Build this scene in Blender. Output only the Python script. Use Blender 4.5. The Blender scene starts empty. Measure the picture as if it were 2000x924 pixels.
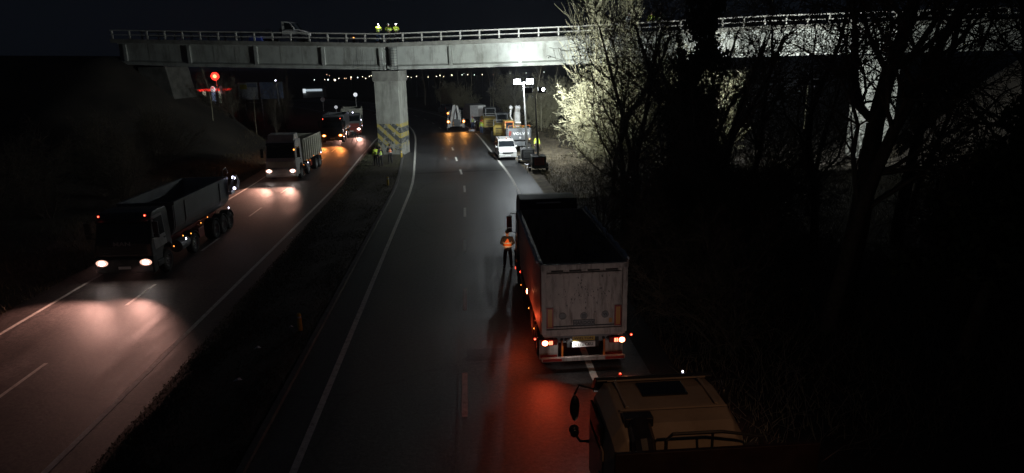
import bpy, bmesh, math, random
import numpy as np
from mathutils import Vector, Matrix, Euler
R=math.radians
sc=bpy.context.scene
# ------------------------------------------------------------------ camera
cam=bpy.data.cameras.new("camera"); co=bpy.data.objects.new("camera",cam); sc.collection.objects.link(co)
PITCH,YAW,ROLL=R(14.545),R(3.523),R(1.2)
f=Vector((math.sin(YAW)*math.cos(PITCH),math.cos(YAW)*math.cos(PITCH),-math.sin(PITCH)))
r=Vector((math.cos(YAW),-math.sin(YAW),0)); u=r.cross(f)
r2=r*math.cos(ROLL)-u*math.sin(ROLL); u2=u*math.cos(ROLL)+r*math.sin(ROLL)
co.matrix_world=Matrix(((r2.x,u2.x,-f.x,0),(r2.y,u2.y,-f.y,0),(r2.z,u2.z,-f.z,9.0),(0,0,0,1)))
cam.sensor_width=36; cam.lens=36*1333/2000; cam.clip_start=.1; cam.clip_end=6000
sc.camera=co
# ------------------------------------------------------------------ world: night sky, exposure
w=bpy.data.worlds.new("World"); sc.world=w; w.use_nodes=True
bg=w.node_tree.nodes["Background"]; bg.inputs[0].default_value=(.5,.66,1,1); bg.inputs[1].default_value=.005
sc.view_settings.view_transform='Standard'; sc.view_settings.look='None'; sc.view_settings.exposure=0; sc.view_settings.gamma=1
sc.cycles.max_bounces=6; sc.cycles.diffuse_bounces=2; sc.cycles.glossy_bounces=2; sc.cycles.transmission_bounces=3; sc.cycles.volume_bounces=0
sc.cycles.use_denoising=True; sc.cycles.sample_clamp_indirect=4; sc.cycles.use_light_tree=True
HAZE=.00042
TOWER_W=5600; HIDDEN_W=7000; HEAD_W=1800
# ------------------------------------------------------------------ materials
def _nt(name):
    m=bpy.data.materials.new(name); m.use_nodes=True; nt=m.node_tree; b=nt.nodes["Principled BSDF"]
    return m,nt,b
def N(nt,t,**kw):
    n=nt.nodes.new(t)
    for k,v in kw.items(): setattr(n,k,v)
    return n
def mat(name,col,rough=.6,metal=0,var=.25,scale=3.,bump=0.,bscale=30.,spec=.5,dirt=None,dscale=1.5,damt=.5,coat=0,streak=None):
    m,nt,b=_nt(name)
    tc=N(nt,'ShaderNodeTexCoord'); nz=N(nt,'ShaderNodeTexNoise'); nz.inputs['Scale'].default_value=scale; nz.inputs['Detail'].default_value=6
    nt.links.new(tc.outputs['Object'],nz.inputs['Vector'])
    cr=N(nt,'ShaderNodeValToRGB'); cr.color_ramp.elements[0].position=.3; cr.color_ramp.elements[1].position=.7
    cr.color_ramp.elements[0].color=tuple(c*(1-var) for c in col)+(1,); cr.color_ramp.elements[1].color=tuple(min(1,c*(1+var)) for c in col)+(1,)
    nt.links.new(nz.outputs[0],cr.inputs[0]); out=cr.outputs[0]
    if dirt:
        n2=N(nt,'ShaderNodeTexNoise'); n2.inputs['Scale'].default_value=dscale; n2.inputs['Detail'].default_value=9; n2.inputs['Roughness'].default_value=.7
        if streak:
            mp=N(nt,'ShaderNodeMapping'); mp.inputs['Scale'].default_value=streak; nt.links.new(tc.outputs['Object'],mp.inputs[0]); nt.links.new(mp.outputs[0],n2.inputs['Vector'])
        else: nt.links.new(tc.outputs['Object'],n2.inputs['Vector'])
        c2=N(nt,'ShaderNodeValToRGB'); c2.color_ramp.elements[0].position=.48; c2.color_ramp.elements[1].position=.68
        c2.color_ramp.elements[0].color=(0,0,0,1); c2.color_ramp.elements[1].color=(damt,)*3+(1,)
        nt.links.new(n2.outputs[0],c2.inputs[0])
        mx=N(nt,'ShaderNodeMix',data_type='RGBA'); nt.links.new(c2.outputs[0],mx.inputs[0]); nt.links.new(out,mx.inputs[6]); mx.inputs[7].default_value=dirt+(1,)
        out=mx.outputs[2]
    nt.links.new(out,b.inputs['Base Color'])
    rr=N(nt,'ShaderNodeMapRange'); rr.inputs[3].default_value=max(.05,rough-.12); rr.inputs[4].default_value=min(1,rough+.12)
    nt.links.new(nz.outputs[0],rr.inputs[0]); nt.links.new(rr.outputs[0],b.inputs['Roughness'])
    b.inputs['Metallic'].default_value=metal; b.inputs['Specular IOR Level'].default_value=spec; b.inputs['Coat Weight'].default_value=coat
    if bump:
        n3=N(nt,'ShaderNodeTexNoise'); n3.inputs['Scale'].default_value=bscale; n3.inputs['Detail'].default_value=4
        nt.links.new(tc.outputs['Object'],n3.inputs['Vector'])
        bp_=N(nt,'ShaderNodeBump'); bp_.inputs['Strength'].default_value=bump; bp_.inputs['Distance'].default_value=.02
        nt.links.new(n3.outputs[0],bp_.inputs['Height']); nt.links.new(bp_.outputs[0],b.inputs['Normal'])
    return m
def emit(name,col,s):
    m,nt,b=_nt(name); b.inputs['Base Color'].default_value=tuple(c*.5 for c in col)+(1,)
    b.inputs['Emission Color'].default_value=col+(1,); b.inputs['Emission Strength'].default_value=s
    return m
M={}
M['white_paint']=mat('white_paint',(.62,.62,.6),.4,var=.1,dirt=(.13,.11,.09),damt=.55,coat=.3)
M['dirty_white']=mat('dirty_white',(.44,.39,.36),.55,var=.15,dirt=(.08,.065,.05),dscale=4.5,damt=.85,bump=.15,streak=(1.6,1.6,.3))
M['grey_paint']=mat('grey_paint',(.16,.17,.18),.45,var=.2,dirt=(.07,.06,.05),damt=.5)
M['dark_paint']=mat('dark_paint',(.02,.02,.022),.35,var=.3,coat=.4)
M['tan_paint']=mat('tan_paint',(.36,.29,.22),.45,var=.15,dirt=(.1,.07,.04),damt=.5,coat=.25)
M['red_paint']=mat('red_paint',(.3,.035,.02),.45,var=.3,dirt=(.06,.04,.03),damt=.6)
M['dark_red']=mat('dark_red',(.022,.008,.007),.6,var=.3,dirt=(.03,.025,.02),damt=.6)
M['orange_paint']=mat('orange_paint',(.55,.14,.02),.4,var=.2,coat=.2)
M['yellow_paint']=mat('yellow_paint',(.58,.42,.1),.45,var=.2,dirt=(.12,.09,.05),damt=.6)
M['pale_body']=mat('pale_body',(.45,.44,.37),.5,var=.15,dirt=(.14,.11,.07),damt=.6)
M['black_plastic']=mat('black_plastic',(.015,.015,.016),.55,var=.3)
M['rubber']=mat('rubber',(.02,.02,.02),.85,var=.3,dirt=(.07,.06,.05),damt=.5)
M['steel']=mat('steel',(.45,.45,.45),.35,metal=.9,var=.2,dirt=(.12,.09,.06),damt=.4)
M['rim_metal']=mat('rim_metal',(.3,.3,.3),.5,metal=.5,var=.2,dirt=(.08,.06,.04),damt=.6)
M['glass']=mat('glass',(.012,.015,.018),.08,var=.2,spec=.7)
M['concrete']=mat('concrete',(.36,.37,.34),.85,var=.14,scale=1.1,bump=.25,bscale=14,dirt=(.13,.125,.105),dscale=1.3,damt=.7,streak=(1,1,.3))
M['concrete_dark']=mat('concrete_dark',(.22,.215,.19),.9,var=.25,scale=1.4,bump=.3,bscale=10,dirt=(.09,.085,.07),dscale=.8,damt=.8)
M['old_concrete']=mat('old_concrete',(.13,.125,.11),.9,var=.3,scale=1.4,bump=.3,bscale=10,dirt=(.05,.05,.04),dscale=1,damt=.8)
M['rail_paint']=mat('rail_paint',(.45,.44,.4),.7,var=.2,dirt=(.2,.16,.11),damt=.6)
M['galv']=mat('galv',(.48,.48,.48),.5,metal=.2,var=.2)
M['kerb_stone']=mat('kerb_stone',(.11,.105,.1),.9,var=.3,bump=.3)
M['line_paint']=mat('line_paint',(.78,.76,.7),.6,var=.12,scale=9,dirt=(.2,.18,.15),dscale=5,damt=.7,bump=.2,bscale=60)
M['worn_paint']=mat('worn_paint',(.25,.24,.22),.7,var=.4,scale=9,dirt=(.06,.06,.055),dscale=6,damt=.9)
M['seam']=mat('seam',(.11,.105,.1),.7,var=.5,scale=5)
M['bark']=mat('bark',(.105,.088,.068),.9,var=.35,scale=6,bump=.4)
M['twig']=mat('twig',(.15,.125,.09),.85,var=.3,scale=2)
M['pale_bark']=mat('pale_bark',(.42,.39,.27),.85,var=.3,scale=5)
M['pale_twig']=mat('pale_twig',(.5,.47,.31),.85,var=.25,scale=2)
M['dead_leaf']=mat('dead_leaf',(.1,.075,.04),.85,var=.4,scale=2)
M['leaf']=mat('leaf',(.04,.06,.025),.7,var=.4,scale=2)
M['grass']=mat('grass',(.085,.085,.042),.85,var=.5,scale=.8)
M['dry_grass']=mat('dry_grass',(.16,.13,.075),.9,var=.4,scale=.8)
M['soil']=mat('soil',(.042,.034,.026),.95,var=.45,scale=.35,bump=.6,bscale=6)
M['gravel']=mat('gravel',(.2,.165,.115),.95,var=.45,scale=1.2,bump=.8,bscale=9,dirt=(.08,.065,.045),damt=.8)
M['skin']=mat('skin',(.42,.24,.17),.6,var=.08)
M['hair']=mat('hair',(.02,.015,.012),.7,var=.2)
M['trousers']=mat('trousers',(.03,.028,.03),.85,var=.2)
M['jeans']=mat('jeans',(.05,.08,.16),.85,var=.2)
M['dark_jacket']=mat('dark_jacket',(.03,.028,.03),.8,var=.2)
M['white_cloth']=mat('white_cloth',(.62,.66,.72),.8,var=.1)
M['hivis_yellow']=mat('hivis_yellow',(.68,.88,.08),.7,var=.1)
M['hivis_orange']=mat('hivis_orange',(.95,.22,.04),.7,var=.1)
M['reflect_tape']=mat('reflect_tape',(.7,.7,.68),.4,var=.05)
M['boot']=mat('boot',(.02,.018,.016),.8)
M['helmet_white']=mat('helmet_white',(.75,.75,.75),.4,var=.05)
M['helmet_red']=mat('helmet_red',(.55,.05,.03),.4,var=.05)
M['bollard']=mat('bollard',(.6,.42,.04),.6,var=.2,dirt=(.12,.1,.05),damt=.5)
M['plate_white']=mat('plate_white',(.75,.75,.72),.5,var=.06)
M['plate_yellow']=mat('plate_yellow',(.5,.35,.06),.5,var=.15)
M['ink']=mat('ink',(.025,.025,.03),.6,var=.2)
M['grey_ink']=mat('grey_ink',(.13,.12,.12),.7,var=.3)
M['white_ink']=mat('white_ink',(.8,.8,.8),.6,var=.05)
M['blue_tarp']=mat('blue_tarp',(.03,.06,.3),.6,var=.3)
M['reflector_amber']=mat('reflector_amber',(.5,.22,.03),.35,var=.15)
M['reflector_red']=mat('reflector_red',(.3,.02,.015),.3,var=.15)
M['board_grey']=mat('board_grey',(.42,.44,.46),.6,var=.2)
M['board_blue']=mat('board_blue',(.12,.16,.26),.6,var=.3,dirt=(.3,.32,.36),dscale=.8,damt=.8)
M['board_yellow']=mat('board_yellow',(.42,.36,.06),.6,var=.3)
M['wall_panel']=mat('wall_panel',(.4,.4,.4),.8,var=.2)
M['head_lens']=emit('head_lens',(1,.87,.8),60)
M['amber_lens']=emit('amber_lens',(1,.55,.2),9)
M['marker_lens']=emit('marker_lens',(1,.42,.08),7)
M['red_lens']=emit('red_lens',(1,.16,.08),6)
M['brake_lens']=emit('brake_lens',(1,.3,.13),26)
M['head_lens_rim']=emit('head_lens_rim',(1,.55,.42),1.3); M['amber_lens_rim']=emit('amber_lens_rim',(1,.22,.02),1.6); M['marker_lens_rim']=emit('marker_lens_rim',(1,.2,.02),1.2); M['red_lens_rim']=emit('red_lens_rim',(1,.03,.015),1.3)  # dimmer coloured glow round each lens, standing in for bloom
M['blue_lens']=emit('blue_lens',(.75,.75,1),9)
M['tower_lens']=emit('tower_lens',(.93,.97,1),45)
M['town_warm']=emit('town_warm',(1,.88,.62),6)
M['town_cool']=emit('town_cool',(.85,1,.95),5)
M['town_dim']=emit('town_dim',(1,.62,.4),2.5)
M['sign_red']=emit('sign_red',(1,.035,.02),3.2)
M['sign_white']=emit('sign_white',(.9,.9,1),1.1)
M['canopy_red']=emit('canopy_red',(1,.03,.02),1.2)
M['pump_white']=emit('pump_white',(.85,1,.75),.5)
M['office_light']=emit('office_light',(.75,.9,1),.55)
M['disc_white']=mat('disc_white',(.8,.8,.8),.4,var=.05)
# asphalt
def asphalt(name,base,ro=(.42,.6),sp=.5):
    m,nt,b=_nt(name); tc=N(nt,'ShaderNodeTexCoord')
    def noise(s,d,v=None,ro=.6):
        n=N(nt,'ShaderNodeTexNoise'); n.inputs['Scale'].default_value=s; n.inputs['Detail'].default_value=d; n.inputs['Roughness'].default_value=ro
        nt.links.new(v or tc.outputs['Object'],n.inputs['Vector']); return n
    mp=N(nt,'ShaderNodeMapping'); mp.inputs['Scale'].default_value=(1,.05,1); nt.links.new(tc.outputs['Object'],mp.inputs[0])
    a=noise(1.3,5,mp.outputs[0]); g=noise(9,8,None,.85); L=noise(.25,6)
    def rng(n,lo,hi,f0=.25,f1=.75):
        q=N(nt,'ShaderNodeMapRange'); q.inputs[1].default_value=f0; q.inputs[2].default_value=f1; q.inputs[3].default_value=lo; q.inputs[4].default_value=hi
        nt.links.new(n.outputs[0],q.inputs[0]); return q.outputs[0]
    def mul(x,y):
        q=N(nt,'ShaderNodeMath',operation='MULTIPLY'); nt.links.new(x,q.inputs[0]); nt.links.new(y,q.inputs[1]); return q.outputs[0]
    v=mul(mul(rng(a,.6,1.35),rng(g,.2,1.9,.36,.64)),rng(L,.68,1.3))
    vo=N(nt,'ShaderNodeTexVoronoi',feature='DISTANCE_TO_EDGE'); vo.inputs['Scale'].default_value=.16
    wn=noise(.8,4); wa=N(nt,'ShaderNodeMix',data_type='RGBA'); wa.inputs[0].default_value=.45; nt.links.new(tc.outputs['Object'],wa.inputs[6]); nt.links.new(wn.outputs['Color'],wa.inputs[7]); nt.links.new(wa.outputs[2],vo.inputs['Vector'])
    cr_=N(nt,'ShaderNodeMapRange'); cr_.inputs[1].default_value=.0; cr_.inputs[2].default_value=.006; cr_.inputs[3].default_value=.45; cr_.inputs[4].default_value=1; nt.links.new(vo.outputs[0],cr_.inputs[0])
    v=mul(v,cr_.outputs[0])
    mx=N(nt,'ShaderNodeMix',data_type='RGBA',blend_type='MULTIPLY'); mx.inputs[0].default_value=1; mx.inputs[6].default_value=base+(1,)
    nt.links.new(v,mx.inputs[7]); nt.links.new(mx.outputs[2],b.inputs['Base Color'])
    nt.links.new(mul(rng(a,.85,1.12),rng(L,*ro)),b.inputs['Roughness']); b.inputs['Specular IOR Level'].default_value=sp
    bp_=N(nt,'ShaderNodeBump'); bp_.inputs['Strength'].default_value=.8; bp_.inputs['Distance'].default_value=.018
    nt.links.new(g.outputs[0],bp_.inputs['Height']); nt.links.new(bp_.outputs[0],b.inputs['Normal'])
    return m
M['asphalt']=asphalt('asphalt',(.052,.052,.054),(.42,.56),.5)
M['asphalt_left']=asphalt('asphalt_left',(.085,.069,.064),(.5,.66),.42)
# pier concrete with faded yellow/black hazard bands (flat paint)
def pier_mat():
    m=mat('pier_paint',(.3,.3,.265),.85,var=.25,scale=.9,bump=.3,bscale=14,dirt=(.1,.095,.08),dscale=1.6,damt=.8,streak=(1,1,.22))
    nt=m.node_tree; b=nt.nodes["Principled BSDF"]; src=b.inputs['Base Color'].links[0].from_socket
    tc=N(nt,'ShaderNodeTexCoord'); sp=N(nt,'ShaderNodeSeparateXYZ'); nt.links.new(tc.outputs['Object'],sp.inputs[0])
    def mth(op,a,bb=None):
        q=N(nt,'ShaderNodeMath',operation=op)
        for i,s in enumerate((a,bb)):
            if s is None: continue
            if isinstance(s,(int,float)): q.inputs[i].default_value=s
            else: nt.links.new(s,q.inputs[i])
        return q.outputs[0]
    # front: bands run down to the right; the side face turns them flat
    dx=mth('MINIMUM',sp.outputs[0],1.04); ph=mth('ADD',mth('MULTIPLY',dx,.95),sp.outputs[2])
    ph=mth('FRACT',mth('DIVIDE',mth('ADD',ph,8.04),1.02)); yel=mth('GREATER_THAN',ph,.54)
    zone=mth('LESS_THAN',sp.outputs[2],3.12)
    nz=N(nt,'ShaderNodeTexNoise'); nz.inputs['Scale'].default_value=2.6; nz.inputs['Detail'].default_value=8; nz.inputs['Roughness'].default_value=.7
    nt.links.new(tc.outputs['Object'],nz.inputs['Vector'])
    low=mth('MULTIPLY',mth('SUBTRACT',1.5,sp.outputs[2]),.12)
    wear=mth('LESS_THAN',mth('ADD',nz.outputs[0],mth('MAXIMUM',low,0)),.545)
    c=N(nt,'ShaderNodeMix',data_type='RGBA'); nt.links.new(yel,c.inputs[0]); c.inputs[6].default_value=(.045,.05,.055,1); c.inputs[7].default_value=(.42,.33,.07,1)
    fac=mth('MULTIPLY',mth('MULTIPLY',zone,wear),.9)
    o=N(nt,'ShaderNodeMix',data_type='RGBA'); nt.links.new(fac,o.inputs[0]); nt.links.new(src,o.inputs[6]); nt.links.new(c.outputs[2],o.inputs[7])
    nt.links.new(o.outputs[2],b.inputs['Base Color']); return m
M['pier']=pier_mat()
# ------------------------------------------------------------------ mesh helpers
C=sc.collection
class MB:
    def __init__(s): s.v=[]; s.f=[]; s.mi=[]; s.m=0
    def add(s,vs,fs):
        o=len(s.v); s.v+=[tuple(x) for x in vs]
        for q in fs: s.f.append(tuple(i+o for i in q)); s.mi.append(s.m)
        return s
    def box(s,c,d,rot=None,taper=1.):
        x,y,z=d[0]/2,d[1]/2,d[2]/2
        vs=[Vector((sx*x*(taper if sz>0 else 1),sy*y*(taper if sz>0 else 1),sz*z)) for sz in(-1,1) for sy in(-1,1) for sx in(-1,1)]
        if rot: e=Euler(rot); 
        vs=[((e.to_matrix()@q) if rot else q)+Vector(c) for q in vs]
        return s.add(vs,[(0,2,3,1),(4,5,7,6),(0,1,5,4),(1,3,7,5),(3,2,6,7),(2,0,4,6)])
    def prism(s,prof,a,b,axis='x',sa=1,sb=1):
        # prof points in the plane across axis: x -> (y,z), y -> (x,z), z -> (x,y)
        n=len(prof); mk={'x':lambda t,p:(t,p[0],p[1]),'y':lambda t,p:(p[0],t,p[1]),'z':lambda t,p:(p[0],p[1],t)}[axis]
        vs=[mk(a,p) for p in prof]+[mk(b,p) for p in prof]
        fs=[tuple(range(n))[::-1],tuple(range(n,2*n))]+[(i,(i+1)%n,n+(i+1)%n,n+i) for i in range(n)]
        return s.add(vs,fs)
    def tube(s,pts,rad,n=6,cap=True):
        pts=[Vector(p) for p in pts]; rs=rad if isinstance(rad,(list,tuple)) else [rad]*len(pts)
        vs=[];fs=[]
        for i,p in enumerate(pts):
            t=(pts[min(i+1,len(pts)-1)]-pts[max(i-1,0)]).normalized()
            a=t.orthogonal().normalized() if i==0 else (pa-t*pa.dot(t)).normalized()
            pa=a; b_=t.cross(a)
            for k in range(n):
                th=2*math.pi*k/n; vs.append(p+(a*math.cos(th)+b_*math.sin(th))*rs[i])
        for i in range(len(pts)-1):
            for k in range(n): fs.append((i*n+k,i*n+(k+1)%n,(i+1)*n+(k+1)%n,(i+1)*n+k))
        if cap: fs+= [tuple(range(n))[::-1],tuple(range((len(pts)-1)*n,len(pts)*n))]
        return s.add(vs,fs)
    def lathe(s,prof,c,axis='x',n=20):
        # prof: (along axis, radius)
        vs=[];fs=[];m=len(prof)
        for k in range(n):
            th=2*math.pi*k/n; ca,sa=math.cos(th),math.sin(th)
            for (t,rr) in prof:
                q={'x':(t,rr*ca,rr*sa),'y':(rr*ca,t,rr*sa),'z':(rr*ca,rr*sa,t)}[axis]
                vs.append((q[0]+c[0],q[1]+c[1],q[2]+c[2]))
        for k in range(n):
            for j in range(m-1):
                a=k*m+j; b_=((k+1)%n)*m+j; fs.append((a,b_,b_+1,a+1))
        return s.add(vs,fs)
    def ball(s,c,rx,ry=None,rz=None,n=12,m=8):
        ry=ry or rx; rz=rz or rx; vs=[];fs=[]
        for j in range(m+1):
            ph=math.pi*j/m
            for k in range(n):
                th=2*math.pi*k/n; vs.append((c[0]+rx*math.sin(ph)*math.cos(th),c[1]+ry*math.sin(ph)*math.sin(th),c[2]+rz*math.cos(ph)))
        for j in range(m):
            for k in range(n): fs.append((j*n+k,(j+1)*n+k,(j+1)*n+(k+1)%n,j*n+(k+1)%n))
        return s.add(vs,fs)
    def mesh(s,name,mats):
        me=bpy.data.meshes.new(name); me.from_pydata(s.v,[],s.f)
        for m in (mats if isinstance(mats,(list,tuple)) else [mats]): me.materials.append(M[m] if isinstance(m,str) else m)
        me.polygons.foreach_set('material_index',s.mi); bm=bmesh.new(); bm.from_mesh(me); bmesh.ops.recalc_face_normals(bm,faces=bm.faces[:]); bm.to_mesh(me); bm.free()
        me.update(); return me
    def build(s,name,mats,parent=None,bev=0,smooth=False,loc=(0,0,0)):
        me=s.mesh(name,mats); o=bpy.data.objects.new(name,me); C.objects.link(o); o.parent=parent; o.location=loc
        if smooth: me.polygons.foreach_set('use_smooth',[True]*len(me.polygons)); me.update()
        if bev:
            q=o.modifiers.new('bevel','BEVEL'); q.width=bev; q.segments=2; q.limit_method='ANGLE'; q.angle_limit=R(35)
        return o
def obj(name,me,parent=None,loc=(0,0,0)):
    o=bpy.data.objects.new(name,me); C.objects.link(o); o.parent=parent; o.location=loc; return o
def tag(o,label,cat,group=None):
    o['label']=label; o['category']=cat
    if group: o['group']=group
    return o
def thing(name,label,cat,loc=(0,0,0),rz=0,group=None):
    o=bpy.data.objects.new(name,None); C.objects.link(o); o.location=loc; o.rotation_euler=(0,0,rz); o.empty_display_size=.2
    return tag(o,label,cat,group)
def struct(o,kind='structure'): o['kind']=kind; return o
def dup(o,parent=None,top=True):
    c=o.copy(); C.objects.link(c)
    if not top: c.parent=parent
    for ch in list(o.children): dup(ch,c,False)
    return c
def light(kind,loc,power,col,parent=None,**kw):
    l=bpy.data.lights.new('lamp_light',kind); l.energy=power; l.color=col
    for k,v in kw.items(): setattr(l,k,v)
    o=bpy.data.objects.new('lamp_light',l); C.objects.link(o); o.location=loc; o.parent=parent; return o
def aim(o,d): o.rotation_euler=Vector(d).to_track_quat('-Z','Y').to_euler()
def text(s,size,name,m,parent,loc,rot,depth=.004,bold=.0,sx=1):
    cu=bpy.data.curves.new(name,'FONT'); cu.body=s; cu.size=size; cu.extrude=depth; cu.align_x='CENTER'; cu.align_y='CENTER'; cu.offset=bold; cu.resolution_u=2
    t=bpy.data.objects.new('tmp',cu); C.objects.link(t); dg=bpy.context.evaluated_depsgraph_get()
    me=bpy.data.meshes.new_from_object(t.evaluated_get(dg)); bpy.data.objects.remove(t); me.materials.clear(); me.materials.append(M[m])
    o=obj(name,me,parent,loc); o.rotation_euler=rot; o.scale=(sx,1,1); return o
# ------------------------------------------------------------------ road frame: straight to Y=54, then a left bend
_ds=.5; _S=np.arange(-60,260,_ds)
_TH=np.interp(_S,[-60,46,56,80,82,260],[0,0,.06,.066,.07,.07+178/180.])
_X=np.concatenate([[0],np.cumsum(-np.sin(_TH[:-1])*_ds)]); _Y=-60+np.concatenate([[0],np.cumsum(np.cos(_TH[:-1])*_ds)])
def rth(s): return float(np.interp(s,_S,_TH))
def road(s,off,z=0.):
    x=float(np.interp(s,_S,_X)); y=float(np.interp(s,_S,_Y)); th=rth(s)
    if off<-5.5: off+=float(np.interp(s,[50,70,84,100,122,200],[0,.5,1.0,2.5,4,4]))*min(1,(-5.5-off)/3.4)
    return (x+off*math.cos(th),y+off*math.sin(th),z)
def roadinv(x,y):
    if y<40: return y,x
    i=int(np.argmin((_X-x)**2+(_Y-y)**2)); th=_TH[i]; dx,dy=x-_X[i],y-_Y[i]
    return float(_S[i]),float(dx*math.cos(th)+dy*math.sin(th))
SS=[-40+4*i for i in range(24)]+[56+3*i for i in range(48)]
def strip(name,a,b,za,zb,m,parent=None,s0=-40,s1=197,kind=True,step=None):
    ss=[s for s in SS if s0<s<s1]; ss=[s0]+ss+[s1]
    v=[];fq=[]
    for s in ss: v+=[road(s,a,za),road(s,b,zb)]
    for i in range(len(ss)-1): fq.append((2*i,2*i+1,2*i+3,2*i+2))
    q=MB(); q.add(v,fq); o=q.build(name,m,parent)
    if kind and not parent: struct(o)
    return o
right_road=strip('right_carriageway',-5.35,5.1,0,0,'asphalt'); 
left_road=strip('left_carriageway',-18.1,-8.9,-.06,0.0,'asphalt_left')
def zl(off): return -.06+.06*(off+18.1)/9.2
# painted lines, each a child of its carriageway
strip('edge_line',-4.33,-4.15,.005,.005,'line_paint',right_road)
strip('edge_line',3.33,3.53,.005,.005,'line_paint',right_road)
strip('road_seam',-.56,-.53,.004,.004,'seam',right_road,s0=8,s1=60)
def zstrip(a,b,**k): return strip('edge_line',a,b,zl(a)+.005,zl(b)+.005,'line_paint',left_road,**k)
zstrip(-10.1,-9.93,s1=92); zstrip(-16.85,-16.7)
def dash(s0,s1,off,wd,par,z,m='line_paint'):
    n=3; v=[];fq=[]
    for i in range(n+1):
        s=s0+(s1-s0)*i/n; v+=[road(s,off-wd/2,z),road(s,off+wd/2,z)]
    for i in range(n): fq.append((2*i,2*i+1,2*i+3,2*i+2))
    q=MB(); q.add(v,fq); return q.build('lane_dash',m,par)
s=8.25
while s<185:
    dash(s,s+2.6,-.34,.16,right_road,.006)
    if s>62: dash(s+1.2,s+2.6,-1.35,.14,right_road,.006,'worn_paint')
    s+=7.85
s=2.5
while s<150:
    dash(s,s+2.6,-13.6,.13,left_road,zl(-13.6)+.006,'line_paint'); s+=7.9
for i in range(9): dash(93+4.2*i,94.4+4.2*i,-10.0,.22,left_road,zl(-10)+.006)
# repair patches, laid a few millimetres over the old surface
def patch(s0,s1,a,b,m,par,left=False):
    rg=random.Random(int(s0*10)); n=5; v=[];fq=[]
    for i in range(n+1):
        s=s0+(s1-s0)*i/n
        for o in (a+rg.uniform(-.05,.05),b+rg.uniform(-.05,.05)): v.append(road(s,o,(zl(o) if left else 0)+.003))
    for i in range(n): fq.append((2*i,2*i+1,2*i+3,2*i+2))
    q=MB(); q.add(v,fq); q.build('asphalt_patch',m,par)
M['asphalt_new']=asphalt('asphalt_new',(.03,.03,.031),(.5,.62),.45); M['asphalt_old']=asphalt('asphalt_old',(.075,.072,.068),(.5,.66),.45)
for q_ in ((19.5,20.4,-.3,.9,'asphalt_new'),(24,31,.5,2.4,'asphalt_old'),(44,52,-3.9,-.8,'asphalt_old'),(56.5,57.1,-4.1,3.2,'asphalt_new')): patch(*q_,right_road)
for q_ in ((42,46,-16.4,-14,'asphalt_old'),): patch(*q_,left_road,True)
# median, kerbs, verge
def slab(name,a,b,z0,z1,m,s0,s1):
    ss=[s0]+[s for s in SS if s0<s<s1]+[s1]; v=[];fq=[]
    for s in ss: v+=[road(s,a,z0),road(s,a,z1),road(s,b,z1),road(s,b,z0)]
    n=len(ss)
    for i in range(n-1):
        for k in range(4): fq.append((4*i+k,4*i+(k+1)%4,4*i+4+(k+1)%4,4*i+4+k))
    fq+=[(0,1,2,3),(4*n-4,4*n-3,4*n-2,4*n-1)]
    q=MB(); q.add(v,fq); return struct(q.build(name,m))
slab('kerb',-5.5,-5.33,-.05,.13,'kerb_stone',-40,196)
ss=[-40]+[s for s in SS if -40<s<67.5]+[67.5]
q=MB(); rg=random.Random(5); v=[];fq=[]
offs=[0,.02,.2,.4,.6,.8,.97,1]
for i in np.arange(-40,196,1.4):
    aL=-8.95-.75*min(1,max(0,(i-12)/45)); aR=-5.5
    for k,tt in enumerate(offs):
        z=[-.03,.03,.07,.11,.12,.11,.1,.0][k]+(rg.uniform(-.02,.03) if 0<k<7 else 0)
        v.append(road(float(i),aL+(aR-aL)*tt+(rg.uniform(-.08,.08) if k<2 else 0),z))
n=len(offs); rows=len(v)//n
for i in range(rows-1):
    for k in range(n-1): fq.append((i*n+k,i*n+k+1,(i+1)*n+k+1,(i+1)*n+k))
q.add(v,fq); struct(q.build('median','soil',smooth=True))
# bridge frame
BA=R(10); BD=Vector((math.cos(BA),-math.sin(BA),0)); BN=Vector((math.sin(BA),math.cos(BA),0)); BP=Vector((-7.55,68.1,0))
def bp(t,nn,z): p=BP+BD*t+BN*nn; return (p.x,p.y,z)
T=[-60,-33,-26,-20,0,12,18.4,35,52,80]; ZT=[12.2,11.55,11.34,11.1,10.38,10.53,10.63,11.08,11.2,11.3]; ZB=[10,9.45,9.25,8.95,8.26,8.35,8.46,8.8,8.88,8.95]
def gt(t): return float(np.interp(t,T,ZT))
def gb(t): return float(np.interp(t,T,ZB))
# ground: one sheet, rising banks left, approach embankments, valley beyond
def hnoise(x,y): return math.sin(x*.37+1.3*math.sin(y*.21))*.5+math.sin(y*.43+x*.17+2)*.5
def ground_z(x,y):
    s,off=roadinv(x,y)
    z=-.09
    if off<-18.6: z+= min(3.0,(-18.6-off)*.16)*(1 if s<150 else max(0,1-(s-150)/40))
    if off<-18.2: z+=.12*hnoise(x*2,y*2)*min(1,(-18.2-off)/2)
    if off>5.3: z+= .14*hnoise(x*1.6,y*1.6)*min(1,(off-5.3)/3)+.03*min(off-5.3,10)
    if off>15 : z-= .05*min(off-15,14)
    # far valley
    if y>170: 
        k=min(1,(y-170)/160); z-=6.5*k*k*(3-2*k)
    # approach embankments of the overpass
    d=Vector((x,y,0))-BP; t=d.dot(BD); nn=d.dot(BN)
    for side,t0 in ((-1,-27.5),(1,62)):
        e=(t-t0)*side
        dn=max(0,abs(nn-2.3)-3.6)
        top=gt(t)-1.3
        hh=top- max(0,-e)*.75 - dn*.62
        z=max(z,hh) if e>-14 else z
    return z
xs=sorted(set([-1600,-1000,-600,-400,-260,-180]+[-140+5*i for i in range(17)]+[-56+1.6*i for i in range(24)]+[-18.5,-8.8,-5.5,5.2]+[5.8+1.5*i for i in range(40)]+[70+6*i for i in range(18)]+[200,300,450,700,1100,1600]))
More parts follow.
